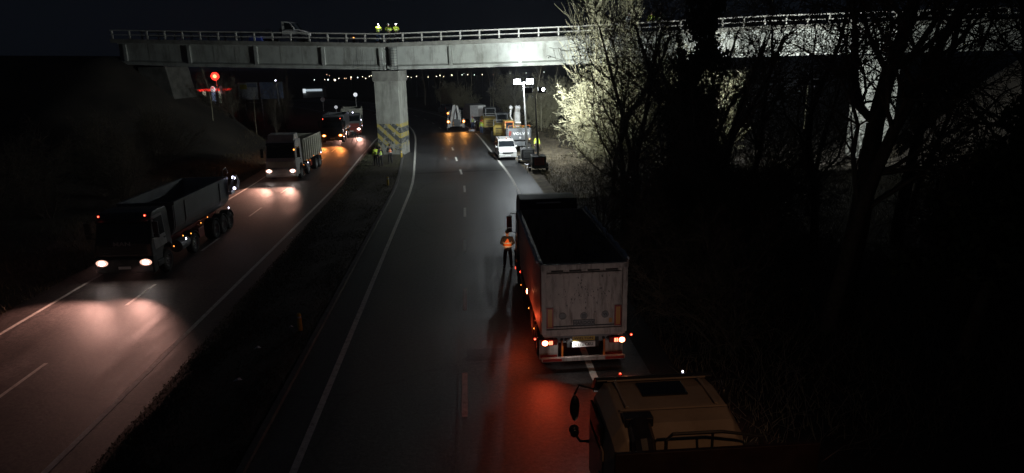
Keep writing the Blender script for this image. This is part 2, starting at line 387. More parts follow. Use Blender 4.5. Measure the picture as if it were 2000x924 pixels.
ys=sorted(set([-300,-150,-80,-40,-20]+[-10+2.2*i for i in range(65)]+[136+6*i for i in range(36)]+[380,450,560,700,1000,1500,2200]))
q=MB(); 
for y in ys:
    for x in xs: q.v.append((x,y,ground_z(x,y)))
n=len(xs)
for j in range(len(ys)-1):
    for i in range(n-1): q.f.append((j*n+i,j*n+i+1,(j+1)*n+i+1,(j+1)*n+i)); q.mi.append(0)
struct(q.build('ground','soil',smooth=True))
# gravel work apron on the right verge
q=MB(); rg=random.Random(3); rows=[]
for s in np.arange(44,112,1.5):
    row=[road(float(s),5.0+.01,-.02)]
    for k in range(1,7):
        o=5.0+k*(1.0+.12*math.sin(s*.7))+rg.uniform(-.2,.2); p=road(float(s),o); row.append((p[0],p[1],ground_z(p[0],p[1])+.05+rg.uniform(0,.05)))
    rows.append(row)
for r_ in rows: q.v+=r_
for i in range(len(rows)-1):
    for k in range(6): q.f.append((i*7+k,i*7+k+1,(i+1)*7+k+1,(i+1)*7+k)); q.mi.append(0)
struct(q.build('gravel_verge','gravel',smooth=True))
# ------------------------------------------------------------------ overpass
ov=thing('overpass','long pale concrete road overpass on a striped pier crossing above the motorway','bridge',(0,0,0))
def beam(mb,t0,t1,n0,n1,zlo,zhi):
    # box between two stations, zlo/zhi functions of t
    vs=[bp(t,nn,z) for t in(t0,t1) for (nn,z) in((n0,zlo(t)),(n1,zlo(t)),(n1,zhi(t)),(n0,zhi(t)))]
    mb.add(vs,[(3,2,1,0),(4,5,6,7),(0,1,5,4),(1,2,6,5),(2,3,7,6),(3,0,4,7)])
def stations(a,b): return [a]+[t for t in T if a<t<b]+[b]
spans=[(-27.3,-.12),(.3,45.3),(45.7,76)]
ribs=[[-26.6,-19.9,-13.0,-6.2,-.5],[.7,6.3,12.9,19.4,26,32.6,39.2,44.8],[46.3,52.8,59.4,66]]
for (a,b),rb in zip(spans,ribs):
    st=stations(a,b)
    for nn,nm in ((0,1),(2.5,0)):
        q=MB()
        for t0,t1 in zip(st,st[1:]):
            beam(q,t0,t1,nn+.26,nn+.5,lambda t:gb(t)+.30,lambda t:gt(t)-.12)
            beam(q,t0,t1,nn+.0,nn+.76,lambda t:gb(t),lambda t:gb(t)+.297)
            beam(q,t0,t1,nn+.10,nn+.66,lambda t:gt(t)-.117,lambda t:gt(t)-.003)
        # sloped haunch on the bottom flange
        for t0,t1 in zip(st,st[1:]):
            vs=[bp(t,n_,z) for t in(t0,t1) for (n_,z) in((nn+.03,gb(t)+.29),(nn+.262,gb(t)+.29),(nn+.262,gb(t)+.46))]
            q.add(vs,[(2,1,0),(3,4,5),(0,1,4,3),(1,2,5,4),(2,0,3,5)])
        g=q.build('girder','concrete',ov)
        if nm:
            for t in rb:
                q=MB(); beam(q,t-.16,t+.16,.045,.30,lambda x:gb(x)+.298,lambda x:gt(x)-.118); q.build('stiffener','concrete',g,bev=.015)
            # fine pour joints between stiffeners, set slightly proud
            for t0,t1 in zip(rb,rb[1:]):
                for k in (.36,.68):
                    t=t0+(t1-t0)*k; q=MB(); beam(q,t-.012,t+.012,.245,.27,lambda x:gb(x)+.45,lambda x:gt(x)-.13); q.build('joint_strip','concrete_dark',g)
st=stations(-27.6,78); q=MB()
for t0,t1 in zip(st,st[1:]):
    beam(q,t0,t1,-.45,4.6,lambda t:gt(t),lambda t:gt(t)+.26)
    beam(q,t0,t1,-.5,.35,lambda t:gt(t)+.263,lambda t:gt(t)+.36)
q.build('deck','concrete_dark',ov)
for nn,full in ((-.3,True),(4.4,False)):
    q=MB()
    for t0,t1 in zip(st,st[1:]):
        beam(q,t0,t1,nn-.05,nn+.05,lambda t:gt(t)+1.13,lambda t:gt(t)+1.24)
        beam(q,t0,t1,nn-.035,nn+.035,lambda t:gt(t)+.72,lambda t:gt(t)+.80)
    rl=q.build('railing','rail_paint',ov)
    me=MB().box((0,0,.5),(.13,.13,.94)).mesh('post','rail_paint')
    t=-27.4
    while t<74:
        if not(full is False and (t<-30 or t>60)):
            p=bp(t,nn,gt(t)+.16); o=obj('post',me,rl,p); o.rotation_euler=(0,0,-BA)
        t+=1.83
q=MB()
for t0,t1 in zip(st,st[1:]):
    if t1>-14 and t0<20: beam(q,max(t0,-14),min(t1,20),1.0,1.04,lambda t:gt(t)+.62,lambda t:gt(t)+.9)
for t in np.arange(-13,20,2.): beam(q,t,t+.1,1.045,1.15,lambda x:gt(x)+.26,lambda x:gt(x)+.85)
q.build('guard_rail','galv',ov)
# striped pier
pr=MB(); pr.box((0,1.5,3.55),(2.4,3.0,7.3)); p_=pr.build('pier','pier',ov,bev=.03,loc=bp(-.17,.12,0)); p_.rotation_euler=(0,0,-BA)
q=MB().box((0,1.5,7.68),(2.62,3.2,.98)); cp=q.build('pier_cap','concrete_dark',p_,bev=.03)
q=MB()
for x in (-.7,.45): q.box((x,.5,8.2),(.5,.5,.08)); q.box((x,2.6,8.2),(.5,.5,.08))
q.build('bearing_pad','black_plastic',p_)
# right pier, left abutment pier
q=MB().box((0,1.5,3.6),(2.9,3.0,10.2)); o=q.build('pier','concrete',ov,bev=.04,loc=bp(45.4,.12,0)); o.rotation_euler=(0,0,-BA)
q=MB().box((0,1.5,8.36),(3.2,3.2,.55)); q.build('pier_cap','concrete',o,bev=.03)
q=MB().prism([(-1.9,9.0),(1.0,9.0),(2.2,1.5),(-1.9,1.5)],.1,4.2,'y'); o=q.build('abutment','old_concrete',ov,bev=.04,loc=bp(-23.6,0,0)); o.rotation_euler=(0,0,-BA)
# inspection ladder and bar grids at the joint
q=MB()
for x in (.45,1.15): q.tube([bp(x,-.04,8.2),bp(x,-.04,gt(1)+.1)],.022,5)
for k in range(9): q.tube([bp(.45,-.04,8.35+.24*k),bp(1.15,-.04,8.35+.24*k)],.016,4)
q.tube([bp(.8,-.04,8.2),bp(.8,-.04,gt(1))],.012,4)
q.build('ladder','black_plastic',ov)
q=MB()
for x in np.arange(-3.2,-.2,.42): q.tube([bp(x,-.03,8.2),bp(x,-.03,9.15)],.010,4)
for z in (8.4,8.75,9.15): q.tube([bp(-3.2,-.03,z),bp(-.2,-.03,z)],.010,4)
for x in (-2.4,-1.3): q.tube([bp(x,-.03,9.1),bp(x,-.03,gt(0)-.1)],.010,4)
q.build('bar_grid','black_plastic',ov)
# ------------------------------------------------------------------ vehicles
def wheel_meshes(rad,wd,n=24):
    a=wd/2
    ty=MB().lathe([(-a,rad*.6),(-a,rad*.9),(-a*.8,rad),(a*.8,rad),(a,rad*.9),(a,rad*.6),(-a,rad*.6)],(0,0,0),'x',n).mesh('tyre','rubber')
    rm=MB(); rm.lathe([(-a*.85,0),(-a*.5,rad*.2),(-a*.5,rad*.45),(-a*.92,rad*.57),(-a*.9,rad*.62),(a*.9,rad*.62),(a*.92,rad*.57),(a*.5,rad*.45),(a*.5,rad*.2),(a*.85,0)],(0,0,0),'x',16)
    for k in range(8):
        th=k*math.pi/4
        for sx in(-1,1): rm.box((sx*a*.55,rad*.33*math.cos(th),rad*.33*math.sin(th)),(.05,.05,.05))
    return ty,rm.mesh('rim','rim_metal')
WM={}
def wheel(parent,x,y,rad=.5,wd=.32):
    k=(rad,wd)
    if k not in WM: WM[k]=wheel_meshes(rad,wd)
    ty,rm=WM[k]; w_=obj('wheel',ty,parent,(x,y,rad)); obj('rim',rm,w_); return w_
def lamp(parent,name,loc,rad,m,axis='y',ln=.05,house='black_plastic',d=-1):
    # round lamp: dark housing with a glowing lens as a sub-part, outer ring painted bloom
    h=MB().lathe([(0,0),(0,rad*1.15),(ln,rad*1.2),(ln*1.1,0)] if d>0 else [(0,0),(0,rad*1.15),(-ln,rad*1.2),(-ln*1.1,0)],(0,0,0),axis,12).build(name,house,parent,loc=loc)
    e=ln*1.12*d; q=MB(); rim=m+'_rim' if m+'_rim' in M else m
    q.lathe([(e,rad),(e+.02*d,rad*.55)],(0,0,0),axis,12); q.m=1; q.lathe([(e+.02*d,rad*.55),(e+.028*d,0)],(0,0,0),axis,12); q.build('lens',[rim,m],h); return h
def headlight(tr,x,z,col,m,power,y=-.03,beam=R(80)):
    h=MB().box((0,.05,0),(.46,.16,.24)).build('headlight','black_plastic',tr,bev=.03,loc=(x,y,z))
    MB().ball((0,-.035,0),.26,.03,.15,14,8).build('bloom_disc',m+'_rim' if m+'_rim' in M else m,h,smooth=True)  # glowing oval behind the lens imitates glare bloom
    MB().ball((0,-.06,0),.13,.03,.085,14,8).build('lens',m,h,smooth=True)
    MB().box((.17 if x>0 else -.17,-.035,0),(.07,.03,.14)).build('indicator','reflector_amber',h)
    if power:
        l=light('SPOT',(x,y-.18,z),power,col,tr,spot_size=beam if power==HEAD_W else R(58),spot_blend=.9,shadow_soft_size=.1); aim(l,(-.05,-1,-.17) if power==HEAD_W else (-.13 if abs(power/HEAD_W-1.6)<.01 else -.27,-1,-.17)); l.scale=(1,.27 if power==HEAD_W else .38,1)
    return h
def cab_profile(h): return [(0,.75),(0,1.62),(.1,1.8),(.38,h-.28),(.62,h-.04),(1.15,h),(1.95,h-.03),(2.02,h-.2),(2.02,1.05),(1.98,.98),(1.86,.98),(1.78,1.16),(1.62,1.27),(1.3,1.27),(1.1,1.16),(1.0,.98),(.93,.75)]
def truck(name,label,loc,rz,cab='white_paint',body='halfpipe',bodymat='grey_paint',h=2.95,L=9.6,axles=(1.4,4.5,7.4,8.6,9.2),col=(1,.5,.4),lens='head_lens',power=2600,frame='red_paint',rim_h=3.0,group=None,visor=True,bend=None,roof=('red',),doorm=None,sidelamps=True,front='black_plastic',headz=.85,bodyy=2.45,windscreen='glass',tail=False,rear_bar=True):
    tr=thing(name,label,'dump truck',loc,rz,group)
    # cab shell, slightly narrower at the roof
    q=MB(); q.prism(cab_profile(h),-1.2,1.2); q.v=[(x*(1-.05*max(0,(z-1.7)/(h-1.7))),y,z) for x,y,z in q.v]
    cb=q.build('cab',cab,tr,bev=.05)
    dy,dz=.28,(h-.28)-1.8; nrm=Vector((0,-dz,dy)).normalized()
    a=Vector((0,.1,1.8))+nrm*.012; b_=Vector((0,.38,h-.28))+nrm*.012; a=a.lerp(b_,.04); bb=a.lerp(b_,.9)
    q=MB(); q.add([(-1.09,a.y,a.z),(1.09,a.y,a.z),(1.05,bb.y,bb.z),(-1.05,bb.y,bb.z),(-1.09,a.y+.03,a.z),(1.09,a.y+.03,a.z),(1.05,bb.y+.03,bb.z),(-1.05,bb.y+.03,bb.z)],[(0,1,2,3),(7,6,5,4),(0,4,5,1),(2,6,7,3),(1,5,6,2),(3,7,4,0)])
    ws=q.build('windscreen',windscreen,tr)
    q=MB()
    for x in(-.35,.4): q.tube([(x,a.y-.02,a.z+.01),(x+.32,a.y+.02,a.z+.3)],.012,4)
    q.build('wiper','black_plastic',ws)
    if visor: q=MB().prism([(.16,h-.36),(.36,h-.24),(.4,h-.28),(.2,h-.41)],-1.1,1.1); q.build('sun_visor','black_plastic',tr,bev=.01)
    for sx in(-1,1):
        d=MB(); d.prism([(.3,.98+.3),(.28,1.75),(.46,2.72),(1.42,2.74),(1.46,1.3)],0,.02); x0=1.185*sx
        dv=[]
        for (x,y,z) in d.v: dv.append((sx*(x+.0),y,z))
        d.v=dv; do=d.build('door',doorm or cab,tr,bev=.008,loc=(1.192*sx,0,0)); do.rotation_euler=(0,0,0)
        # lean the door with the shell
        do.data.transform(Matrix.Shear('XY',4,(0,0))) if False else None
        for vv in do.data.vertices: vv.co.x-=sx*.06*max(0,(vv.co.z-1.7)/(h-1.7))
        wv=MB().prism([(.4,1.82),(.53,2.6),(1.34,2.62),(1.36,1.82)],.021,.028); wv.v=[(sx*(x-.06*max(0,(z-1.7)/(h-1.7))),y,z) for x,y,z in wv.v]; wv.build('window','glass',do)
        MB().box((sx*.03,1.3,1.62),(.03,.16,.05)).build('handle','black_plastic',do)
        m_=MB(); m_.tube([(sx*1.12,.25,2.68),(sx*1.38,.1,2.7),(sx*1.42,.1,2.55)],.02,5); m_.tube([(sx*1.14,.2,1.85),(sx*1.40,.1,1.9)],.02,5); m_.box((sx*1.44,.12,2.33),(.22,.1,.5)); m_.box((sx*1.44,.12,1.97),(.22,.1,.18))
        mo=m_.build('mirror','black_plastic',tr,bev=.02)
        MB().box((sx*1.44,.176,2.33),(.18,.008,.44)).build('mirror_glass','glass',mo)
        # step and mudguard
        MB().box((sx*1.1,.62,.62),(.26,.6,.28)).build('step',front,tr,bev=.03)
    # grille with slats, bumper
    g=MB().box((0,-.02,1.36),(2.0,.05,.44)).build('grille',front,tr,bev=.02)
    for k in range(4): MB().box((0,-.06,1.2+.105*k),(1.85,.04,.045)).build('slat',front,g)
    bm_=MB(); bm_.prism([(-.1,.34),(-.14,.45),(-.14,.98),(-.05,1.1),(.3,1.1),(.3,.36)],-1.24,1.24); bm_.build('bumper',front if cab!='white_paint' else cab,tr,bev=.04)
    MB().box((0,-.15,.62),(.52,.02,.12)).build('number_plate','plate_white',tr)
    for sx in(-1,1): headlight(tr,sx*.93,headz,col,lens,power,y=-.12)
    for k in roof:
        for sx in(-1,1): lamp(tr,'roof_lamp',(sx*.98,.34,h-.12),.055,'red_lens')
    if sidelamps:
        for (yy,zz,mm) in ((1.9,1.0,'marker_lens'),(3.3,1.0,'blue_lens'),(3.0,1.22,'marker_lens'),(3.9,1.1,'marker_lens'),(5.2,1.32,'marker_lens'),(6.1,1.42,'marker_lens'),(L-.3,1.25,'blue_lens')):
            lamp(tr,'side_lamp',(1.22,yy,zz),.042 if mm!='blue_lens' else .055,mm,'x',.04,d=1)
    # chassis
    q=MB()
    for sx in(-1,1): q.box((sx*.42,L/2+.9,.92),(.1,L-1.9,.28))
    for y in np.arange(2.2,L,1.4): q.box((0,y,.92),(.8,.12,.2))
    ch=q.build('chassis',frame,tr)
    MB().lathe([(-.5,0),(-.5,.3),(.5,.3),(.5,0)],(.95,3.05+.3,.75),'y',14).build('fuel_tank','grey_paint',ch)
    MB().box((.9,axles[1]+1.15,.78),(.45,.7,.5)).build('tool_box',frame,ch,bev=.03); MB().box((-.9,axles[1]+1.15,.78),(.45,1.0,.5)).build('tool_box',frame,ch,bev=.03)
    for i,y in enumerate(axles):
        for sx in(-1,1):
            rear=i>=2
            wheel(tr,sx*(1.0 if rear else 1.07),y,.5,.5 if rear else .32)
            q=MB(); pts=[(y+.62*math.cos(th),.5+.62*math.sin(th)) for th in np.linspace(.25,math.pi-.25,9)]; pin=[(y+.585*math.cos(th),.5+.585*math.sin(th)) for th in np.linspace(math.pi-.25,.25,9)]
            if i>0: q.prism(pts+pin,sx*.78,sx*1.24); q.build('mudguard','black_plastic',tr)
    # bodies
    y0,y1=bodyy,L
    q=MB()
    if body=='halfpipe':
        out=[(-1.25,rim_h)]+[(-1.22*math.cos(th)**.6 if math.cos(th)>0 else 0,1.95-.78*math.sin(th)) for th in np.linspace(0,math.pi/2,7)]
        out=out+[(-x,z) for x,z in out[::-1][1:]]
        inn=[(x*.95,z+(.05 if z<2 else 0)) for x,z in out[::-1]]
        q.prism(out+inn,y0+.1,y1,'y')
        for sx in(-1,1): q.box((sx*1.24,(y0+y1)/2,rim_h-.05),(.14,y1-y0,.14))
        bo=q.build('tipper_body',bodymat,tr)
        q=MB(); q.prism([(x*.98,z) for x,z in out],y0,y0+.09,'y'); q.build('front_wall',bodymat,bo)
        q=MB(); q.prism([(x*1.02,z+.02) for x,z in out],y1+.01,y1+.09,'y')
        for sx in(-1,1): q.box((sx*.8,y1+.12,2.2),(.12,.08,1.5))
        q.build('tailgate','white_paint' if tail=='white' else bodymat,bo,bev=.01)
        q=MB(); q.tube([(1.2,y1-.5,rim_h),(1.22,y1-.4,rim_h+.45),(1.22,y1+.1,rim_h+.55),(1.22,y1+.3,rim_h+.2)],.03,6); q.build('tail_hoop','steel',bo)
        for y in (y0+1.2,y1-1.3): MB().prism([(1.255,rim_h-.14),(1.29,rim_h-.14),(1.27,1.95),(1.15,1.6),(1.2,1.95)],y,y+.16,'y').build('side_rib',bodymat,bo)
    else:
        q.box((-1.22,(y0+y1)/2,(rim_h+1.25)/2),(.06,y1-y0,rim_h-1.25)); q.box((1.22,(y0+y1)/2,(rim_h+1.25)/2),(.06,y1-y0,rim_h-1.25)); q.box((0,(y0+y1)/2,1.28),(2.38,y1-y0,.1))
        for sx in(-1,1): q.box((sx*1.23,(y0+y1)/2,rim_h+.03),(.12,y1-y0+.04,.1))
        bo=q.build('tipper_body',bodymat,tr)
        q=MB().box((0,y0-.04,(rim_h+1.35)/2),(2.46,.07,rim_h-1.2)); q.build('front_wall',bodymat,bo)
        q=MB().box((0,y1+.045,(rim_h+1.25)/2),(2.4,.07,rim_h-1.3)); q.build('tailgate',bodymat,bo,bev=.01)
        if body=='ribbed':
            me=MB().box((0,0,(rim_h+1.27)/2),(.09,.13,rim_h-1.29)).mesh('side_rib',bodymat)
            nr=9
            for k in range(nr):
                for sx in(-1,1): obj('side_rib',me,bo,(sx*1.293,y0+.2+(y1-y0-.4)*k/(nr-1),0))
    if tail is True or tail=='white':
        for sx in(-1,1): lamp(tr,'tail_light',(sx*.95,L+.12,1.0),.07,'red_lens','y',.05,d=1)
    return tr
# truck nearest on the left carriageway
t1=truck('dump_truck','nearest oncoming dump truck with unlit front painted dark, rounded grey tipper and two red roof lamps',(-15.05,29.55,-.04),R(-1),cab='dark_paint',doorm='wall_panel',front='black_plastic',body='halfpipe',L=9.5,axles=(1.35,4.4,7.2,8.35,9.0+.35),power=HEAD_W,tail='white',rim_h=2.95)
q=MB().box((1.42,9.75,2.55),(.05,.75,.95),rot=(R(-12),R(20),R(24))); q.build('tail_wing','disc_white',t1,bev=.01)  # white plate added, angled to show the beams of the truck behind
q=MB(); q.tube([(1.5,10.2,2.95),(1.62,10.25,2.6),(1.55,10.2,2.1)],.07,8); q.box((1.35,9.7,2.05),(.2,.6,.16)); q.build('tail_bracket','disc_white',t1)
lamp(t1,'tail_glow',(1.5,9.95,2.85),.1,'blue_lens','y',.06); lamp(t1,'tail_glow',(1.5,9.9,2.25),.08,'blue_lens','y',.06)  # two glowing discs added in place of brightly lit tail surfaces
text('MAN',.26,'badge_letters','grey_paint',t1,(0,-.085,1.66),(R(90),0,0),.01,.004,1.3)
# dark cab paint of the truck above stands in for its unlit front
t2=truck('dump_truck','oncoming white tall-roofed truck with pale ribbed tipper, second in the left row',(-14.85,54.9,-.04),R(-2),cab='white_paint',body='ribbed',bodymat='pale_body',h=3.25,L=8.2,axles=(1.4,3.6,6.3,7.5),col=(1,.5,.37),lens='head_lens',power=HEAD_W*1.6,rim_h=3.0,roof=(),front='pale_body')
q=MB().prism([(.5,3.1),(.75,3.62),(1.7,3.7),(1.9,3.1)],-1.05,1.05); q.build('wind_deflector','white_paint',t2,bev=.06)
q=MB().box((0,.52,3.0),(1.1,.05,.12)); q.build('roof_vent','black_plastic',t2,bev=.02)
lamp(t2,'roof_lamp',(1.13,.1,2.5),.08,'marker_lens')
t3=truck('dump_truck','oncoming dark dump truck with amber headlights, third in the left row',(-15.6,80.6,-.04),R(4),cab='dark_paint',body='box',bodymat='grey_paint',L=8.4,axles=(1.4,3.4,6.4,7.6),col=(1,.3,.07),lens='amber_lens',power=HEAD_W*1.3,rim_h=3.05,front='dark_paint',headz=.95)
q=MB().box((0,.2,2.0),(1.3,.02,.16)); q.build('dash_glow',emit('dash_glow',(.75,.8,1),.5),t3)
t4=truck('dump_truck','farthest oncoming red and white dump truck, partly hidden behind the amber-lit one',(-14.75,88.8,-.04),R(7),cab='grey_paint',body='ribbed',bodymat='pale_body',L=8.4,axles=(1.4,3.4,6.4,7.6),col=(1,.5,.38),lens='head_lens',power=HEAD_W*.9,rim_h=3.2,front='red_paint',roof=(),h=2.8)
for sx in (-.25,.3): lamp(t4,'roof_lamp',(sx,.5,2.9),.07,'blue_lens')
lamp(t4,'side_lamp',(1.3,1.0,1.9),.07,'blue_lens')
# ---------------- parked truck seen from behind (right lane)
t5=truck('dump_truck','parked dump truck seen from behind, dirty white tailgate with glowing tail lights',(3.07,28.3,0),R(180.5),cab='black_plastic',body='box',bodymat='dirty_white',h=3.66,L=9.9,axles=(1.4,3.6,7.2,8.5),power=0,rim_h=3.33,bodyy=2.9,sidelamps=False,roof=(),lens='glass',front='dark_paint',frame='black_plastic')
L=9.9
bo=[o for o in t5.children if o.name.startswith('tipper_body')][0]
tg=[o for o in bo.children if o.name.startswith('tailgate')][0]
yb=L+.08   # outer face of the tailgate (local +y is rearwards)
q=MB()
for sx in(-1,1): q.box((sx*1.17,yb+.04,2.35),(.14,.12,2.1)); 
q.box((0,yb+.03,3.31),(2.5,.14,.16)); q.box((0,yb+.02,1.33),(2.4,.1,.2)); q.box((0,yb+.025,3.1),(2.1,.06,.05))
q.build('gate_frame','dirty_white',tg,bev=.012)
for k in range(4): MB().box((-.78+.52*k,yb+.06,3.2),(.34,.05,.05)).build('hinge','rubber',tg)
for sx in(-.42,.42): MB().box((sx*1.05,yb+.004,2.3),(.025,.02,1.5)).build('press_line','dirty_white',tg)
MB().box((0,yb+.012,1.5),(2.0,.03,.03)).build('lower_seam','ink',tg)
for sx in(-1,1):
    rf=MB().box((sx*.99,yb+.025,1.78),(.2,.03,.62)).build('reflector_panel','reflector_red',tg)
    MB().box((sx*.99,yb+.043,1.78),(.12,.012,.54)).build('reflector_strip','reflector_amber',rf)
ZT_=(R(90),0,R(180))
MB().box((0,yb+.006,1.585),(.62,.012,.2)).build('badge_plate','grey_paint',tg)
q=MB()
for (x,z,sx,sz) in ((0,1.68,.62,.012),(0,1.49,.62,.012),(-.31,1.585,.012,.2),(.31,1.585,.012,.2)): q.box((x,yb+.016,z),(sx,.014,sz))
q.build('badge_border','ink',tg)
text('HARDOX',.15,'badge_letters','ink',tg,(0,yb+.016,1.585),ZT_,.004,.004,.98)
for x,s_ in ((-.62,'VS'),(0,''),(.62,'')):
    q=MB().lathe([(0,.088),(.012,.088),(.012,.108),(0,.108)],(x,yb+.004,1.82 if x else 1.80),'y',20); ri=q.build('round_sticker','grey_ink',tg)
    MB().lathe([(.004,0),(.006,.085)],(x,yb+.004,1.82 if x else 1.80),'y',20).build('sticker_face','grey_paint',ri)
    if s_: text(s_,.11,'sticker_letters','ink',ri,(x,yb+.014,1.82),ZT_,.003,.003)
    elif x==0:
        q=MB()
        for z in (1.76,1.80,1.84): q.box((0,yb+.013,z),(.12,.006,.016))
        q.build('sticker_lines','ink',ri)
MB().box((-.78,yb+.006,1.63),(.09,.012,.13)).build('orange_label','reflector_amber',tg)
# dents and rust spots as shallow chips
rg=random.Random(11); q=MB()
for k in range(70):
    x=rg.gauss(0,.38); z=2.5+rg.gauss(0,.3)
    if abs(x)<1 and 1.9<z<3.05: w_=rg.uniform(.008,.03); q.box((x,yb+.001,z),(w_,.006,w_*rg.uniform(.8,2.6)),rot=(0,rg.uniform(-.5,.5),0))
o=q.build('rust_chips','ink',tg); o['kind']='stuff'
# rear frame, lamps, plates, flaps, underrun
q=MB(); q.box((0,L-.15,1.05),(1.7,.12,.26)); q.box((0,L+.0,1.22),(2.3,.2,.1)); rf=q.build('rear_beam','grey_paint',t5,bev=.01)
for x in (-.75,-.62,.5,.62,.78): MB().lathe([(L-.09,0),(L-.075,.045),(L-.09,.05)],(x,0,1.02),'y',10).build('socket','black_plastic',rf)
for sx in(-1,1):
    tl=MB().box((sx*1.0,L+.02,1.0),(.48,.1,.17)).build('tail_light','reflector_red',t5,bev=.02)
    MB().ball((sx*1.13,L+.085,1.0),.085,.03,.075,14,8).build('lens','brake_lens',tl,smooth=True)
    for k in range(3): MB().box((sx*(.99-.06*k),L+.073,1.0),(.035,.02,.11)).build('segment','red_lens' if k<2 else 'reflector_red',tl)
    lamp(t5,'outline_lamp',(sx*1.42,L-.05,1.12),.04,'red_lens','y',.05,d=1)
    MB().tube([(sx*1.2,L-.1,1.15),(sx*1.42,L-.08,1.12)],.018,5).build('lamp_arm','rubber',t5)
    MB().box((sx*.98,L-.35,.62),(.56,.03,.62)).build('mud_flap','dirty_white',t5)
    MB().box((sx*.98,L-.31,.4),(.5,.02,.1)).build('flap_band','reflector_red',t5)
    MB().box((sx*.62,L+.0,.72),(.05,.06,.6)).build('bar_strut','orange_paint',t5)
    l=light('SPOT',(sx*1.13,L+.2,1.0),66,(1,.07,.02),t5,spot_size=R(100),spot_blend=.8,shadow_soft_size=.06); aim(l,(sx*.1+.1,1,-.7))
ub=MB(); ub.box((0,L+.04,.46),(2.46,.1,.12)); u_=ub.build('underrun_bar','dirty_white',t5,bev=.01)
for sx in(-1,1): MB().box((sx*.92,L+.096,.46),(.56,.01,.08)).build('reflector_strip','reflector_red',u_)
MB().box((0,L+.06,1.1),(.66,.03,.14)).build('name_plate','plate_yellow',t5)
text('WIELTON',.1,'name_letters','ink',t5,(0,L+.078,1.1),ZT_,.002,.002,1.25)
pl=MB().box((0,L+.08,.92),(.68,.025,.17)).build('number_plate','plate_white',t5,bev=.006)
text('B 112 CKU',.135,'plate_letters','ink',pl,(0,L+.096,.92),ZT_,.002,.002,.88)
light('SPOT',(.3,L+.22,1.03),6,(1,.95,.9),t5,spot_size=R(120),shadow_soft_size=.03); aim([o for o in t5.children if o.type=='LIGHT'][-1],(-.1,-.6,-1))
# side lamps on its road side (local +x is the left of the photo)
for y,z,rr,mm in ((4.6,1.5,.06,'red_lens'),(4.9,1.1,.03,'marker_lens'),(7.1,1.62,.09,'brake_lens'),(7.7,1.25,.035,'marker_lens'),(9.3,1.2,.035,'marker_lens')):
    lamp(t5,'side_lamp',(1.3,y,z),rr,mm,'x',.06,d=1)
l=light('SPOT',(1.62,2.2,.95),210,(1,.5,.24),t5,spot_size=R(20),spot_blend=.7,shadow_soft_size=.04); aim(l,(-.11,-2.9,.40)); lamp(t5,'side_lamp',(1.3,2.3,.95),.075,'red_lens','x',.06,d=1); light('POINT',(1.75,7.6,.9),22,(1,.1,.03),t5,shadow_soft_size=.08)  # narrow orange spot added to brighten the standing person's vest
MB().box((0,2.04,3.5),(.95,.03,.05)).build('roof_light_bar','disc_white',t5)  # white colour of the bar stands in for the glint on it
q=MB().tube([(1.3,y0_,3.4+.03*math.sin(y0_*9)) for y0_ in np.arange(3,9.9,.25)],.05,6); q.tube([(-1.3,y0_,3.43+.04*math.sin(y0_*7)) for y0_ in np.arange(3,9.9,.25)],.06,6); q.build('rolled_tarp','white_cloth',bo)
# ---------------- foreground cab seen from above
t6=thing('dump_truck','closest truck at the bottom edge, tan cab roof seen from above with a roof hatch','dump truck',(3.42,11.1,0),R(180))
h=3.0
q=MB(); prof=[(-1.3,2.1),(-1.22,2.62),(-1.05,2.92),(-.4,3.06),(.05,3.06),(.32,2.95),(1.05,2.3),(1.05,.9),(-1.3,.9)]
sec=[(-1.22,.9),(-1.24,1.9),(-1.16,2.72),(-.98,3.0),(.98,3.0),(1.16,2.72),(1.24,1.9),(1.22,.9)]
def secat(y,k,dz): return [(x*k,y,(z-.9)*(1+dz)+.9) for x,z in sec]
loops=[secat(-1.05,.93,-.25),secat(-.98,.98,-.12),secat(-.75,1,-.02),secat(-.3,1,.01),secat(.35,1,.0),secat(.75,.985,-.04),secat(1.0,.96,-.12),secat(1.04,.93,-.2)]
vs=[p for l in loops for p in l]; fs=[]
for i in range(len(loops)-1):
    for k in range(8): fs.append((i*8+k,i*8+(k+1)%8,(i+1)*8+(k+1)%8,(i+1)*8+k))
fs+=[tuple(range(8)),tuple(range(len(vs)-8,len(vs)))]
q.add(vs,fs); cb=q.build('cab','tan_paint',t6,bev=.04)
MB().box((0,-.25,3.03),(.85,.5,.05)).build('roof_hatch','glass',t6,bev=.02)
MB().prism([(-1.2,2.7),(-.9,3.0),(-.78,3.05),(-.72,3.0),(-1.05,2.6)],-1.14,1.14).build('sun_visor','dark_paint',t6,bev=.015)
for sx in(-1,1):
    d=MB().box((sx*1.235,-.15,1.65),(.03,1.3,1.2)).build('door','tan_paint',t6,bev=.01)
    MB().box((sx*1.225,-.2,2.38),(.05,1.0,.5)).build('window','glass',d)
    MB().box((sx*1.26,.35,1.7),(.03,.18,.05)).build('handle','steel',d)
    m_=MB(); m_.tube([(sx*1.15,-.9,2.75),(sx*1.42,-1.0,2.8),(sx*1.5,-1.02,2.6)],.022,6); m_.tube([(sx*1.5,-1.0,1.75),(sx*1.4,-.95,1.6),(sx*1.2,-.85,1.65)],.03,6); m_.ball((sx*1.5,-1.02,2.3),.1,.08,.28,12,10); m_.ball((sx*1.52,-1.0,1.84),.1,.09,.11,12,8)
    mo=m_.build('mirror','dark_paint',t6,smooth=True)
    MB().ball((sx*1.52,-.9,1.82),.09,.04,.1,10,6).build('mirror_glass','glass',mo,smooth=True)
q=MB(); q.tube([(.68,1.28,1.2),(.68,1.28,2.5),(.68,1.12,2.78),(.68,.75,2.92)],[.19,.19,.2,.2],12); q.box((.68,.68,2.95),(.5,.25,.2)); q.build('air_intake','dark_paint',t6,bev=.02)
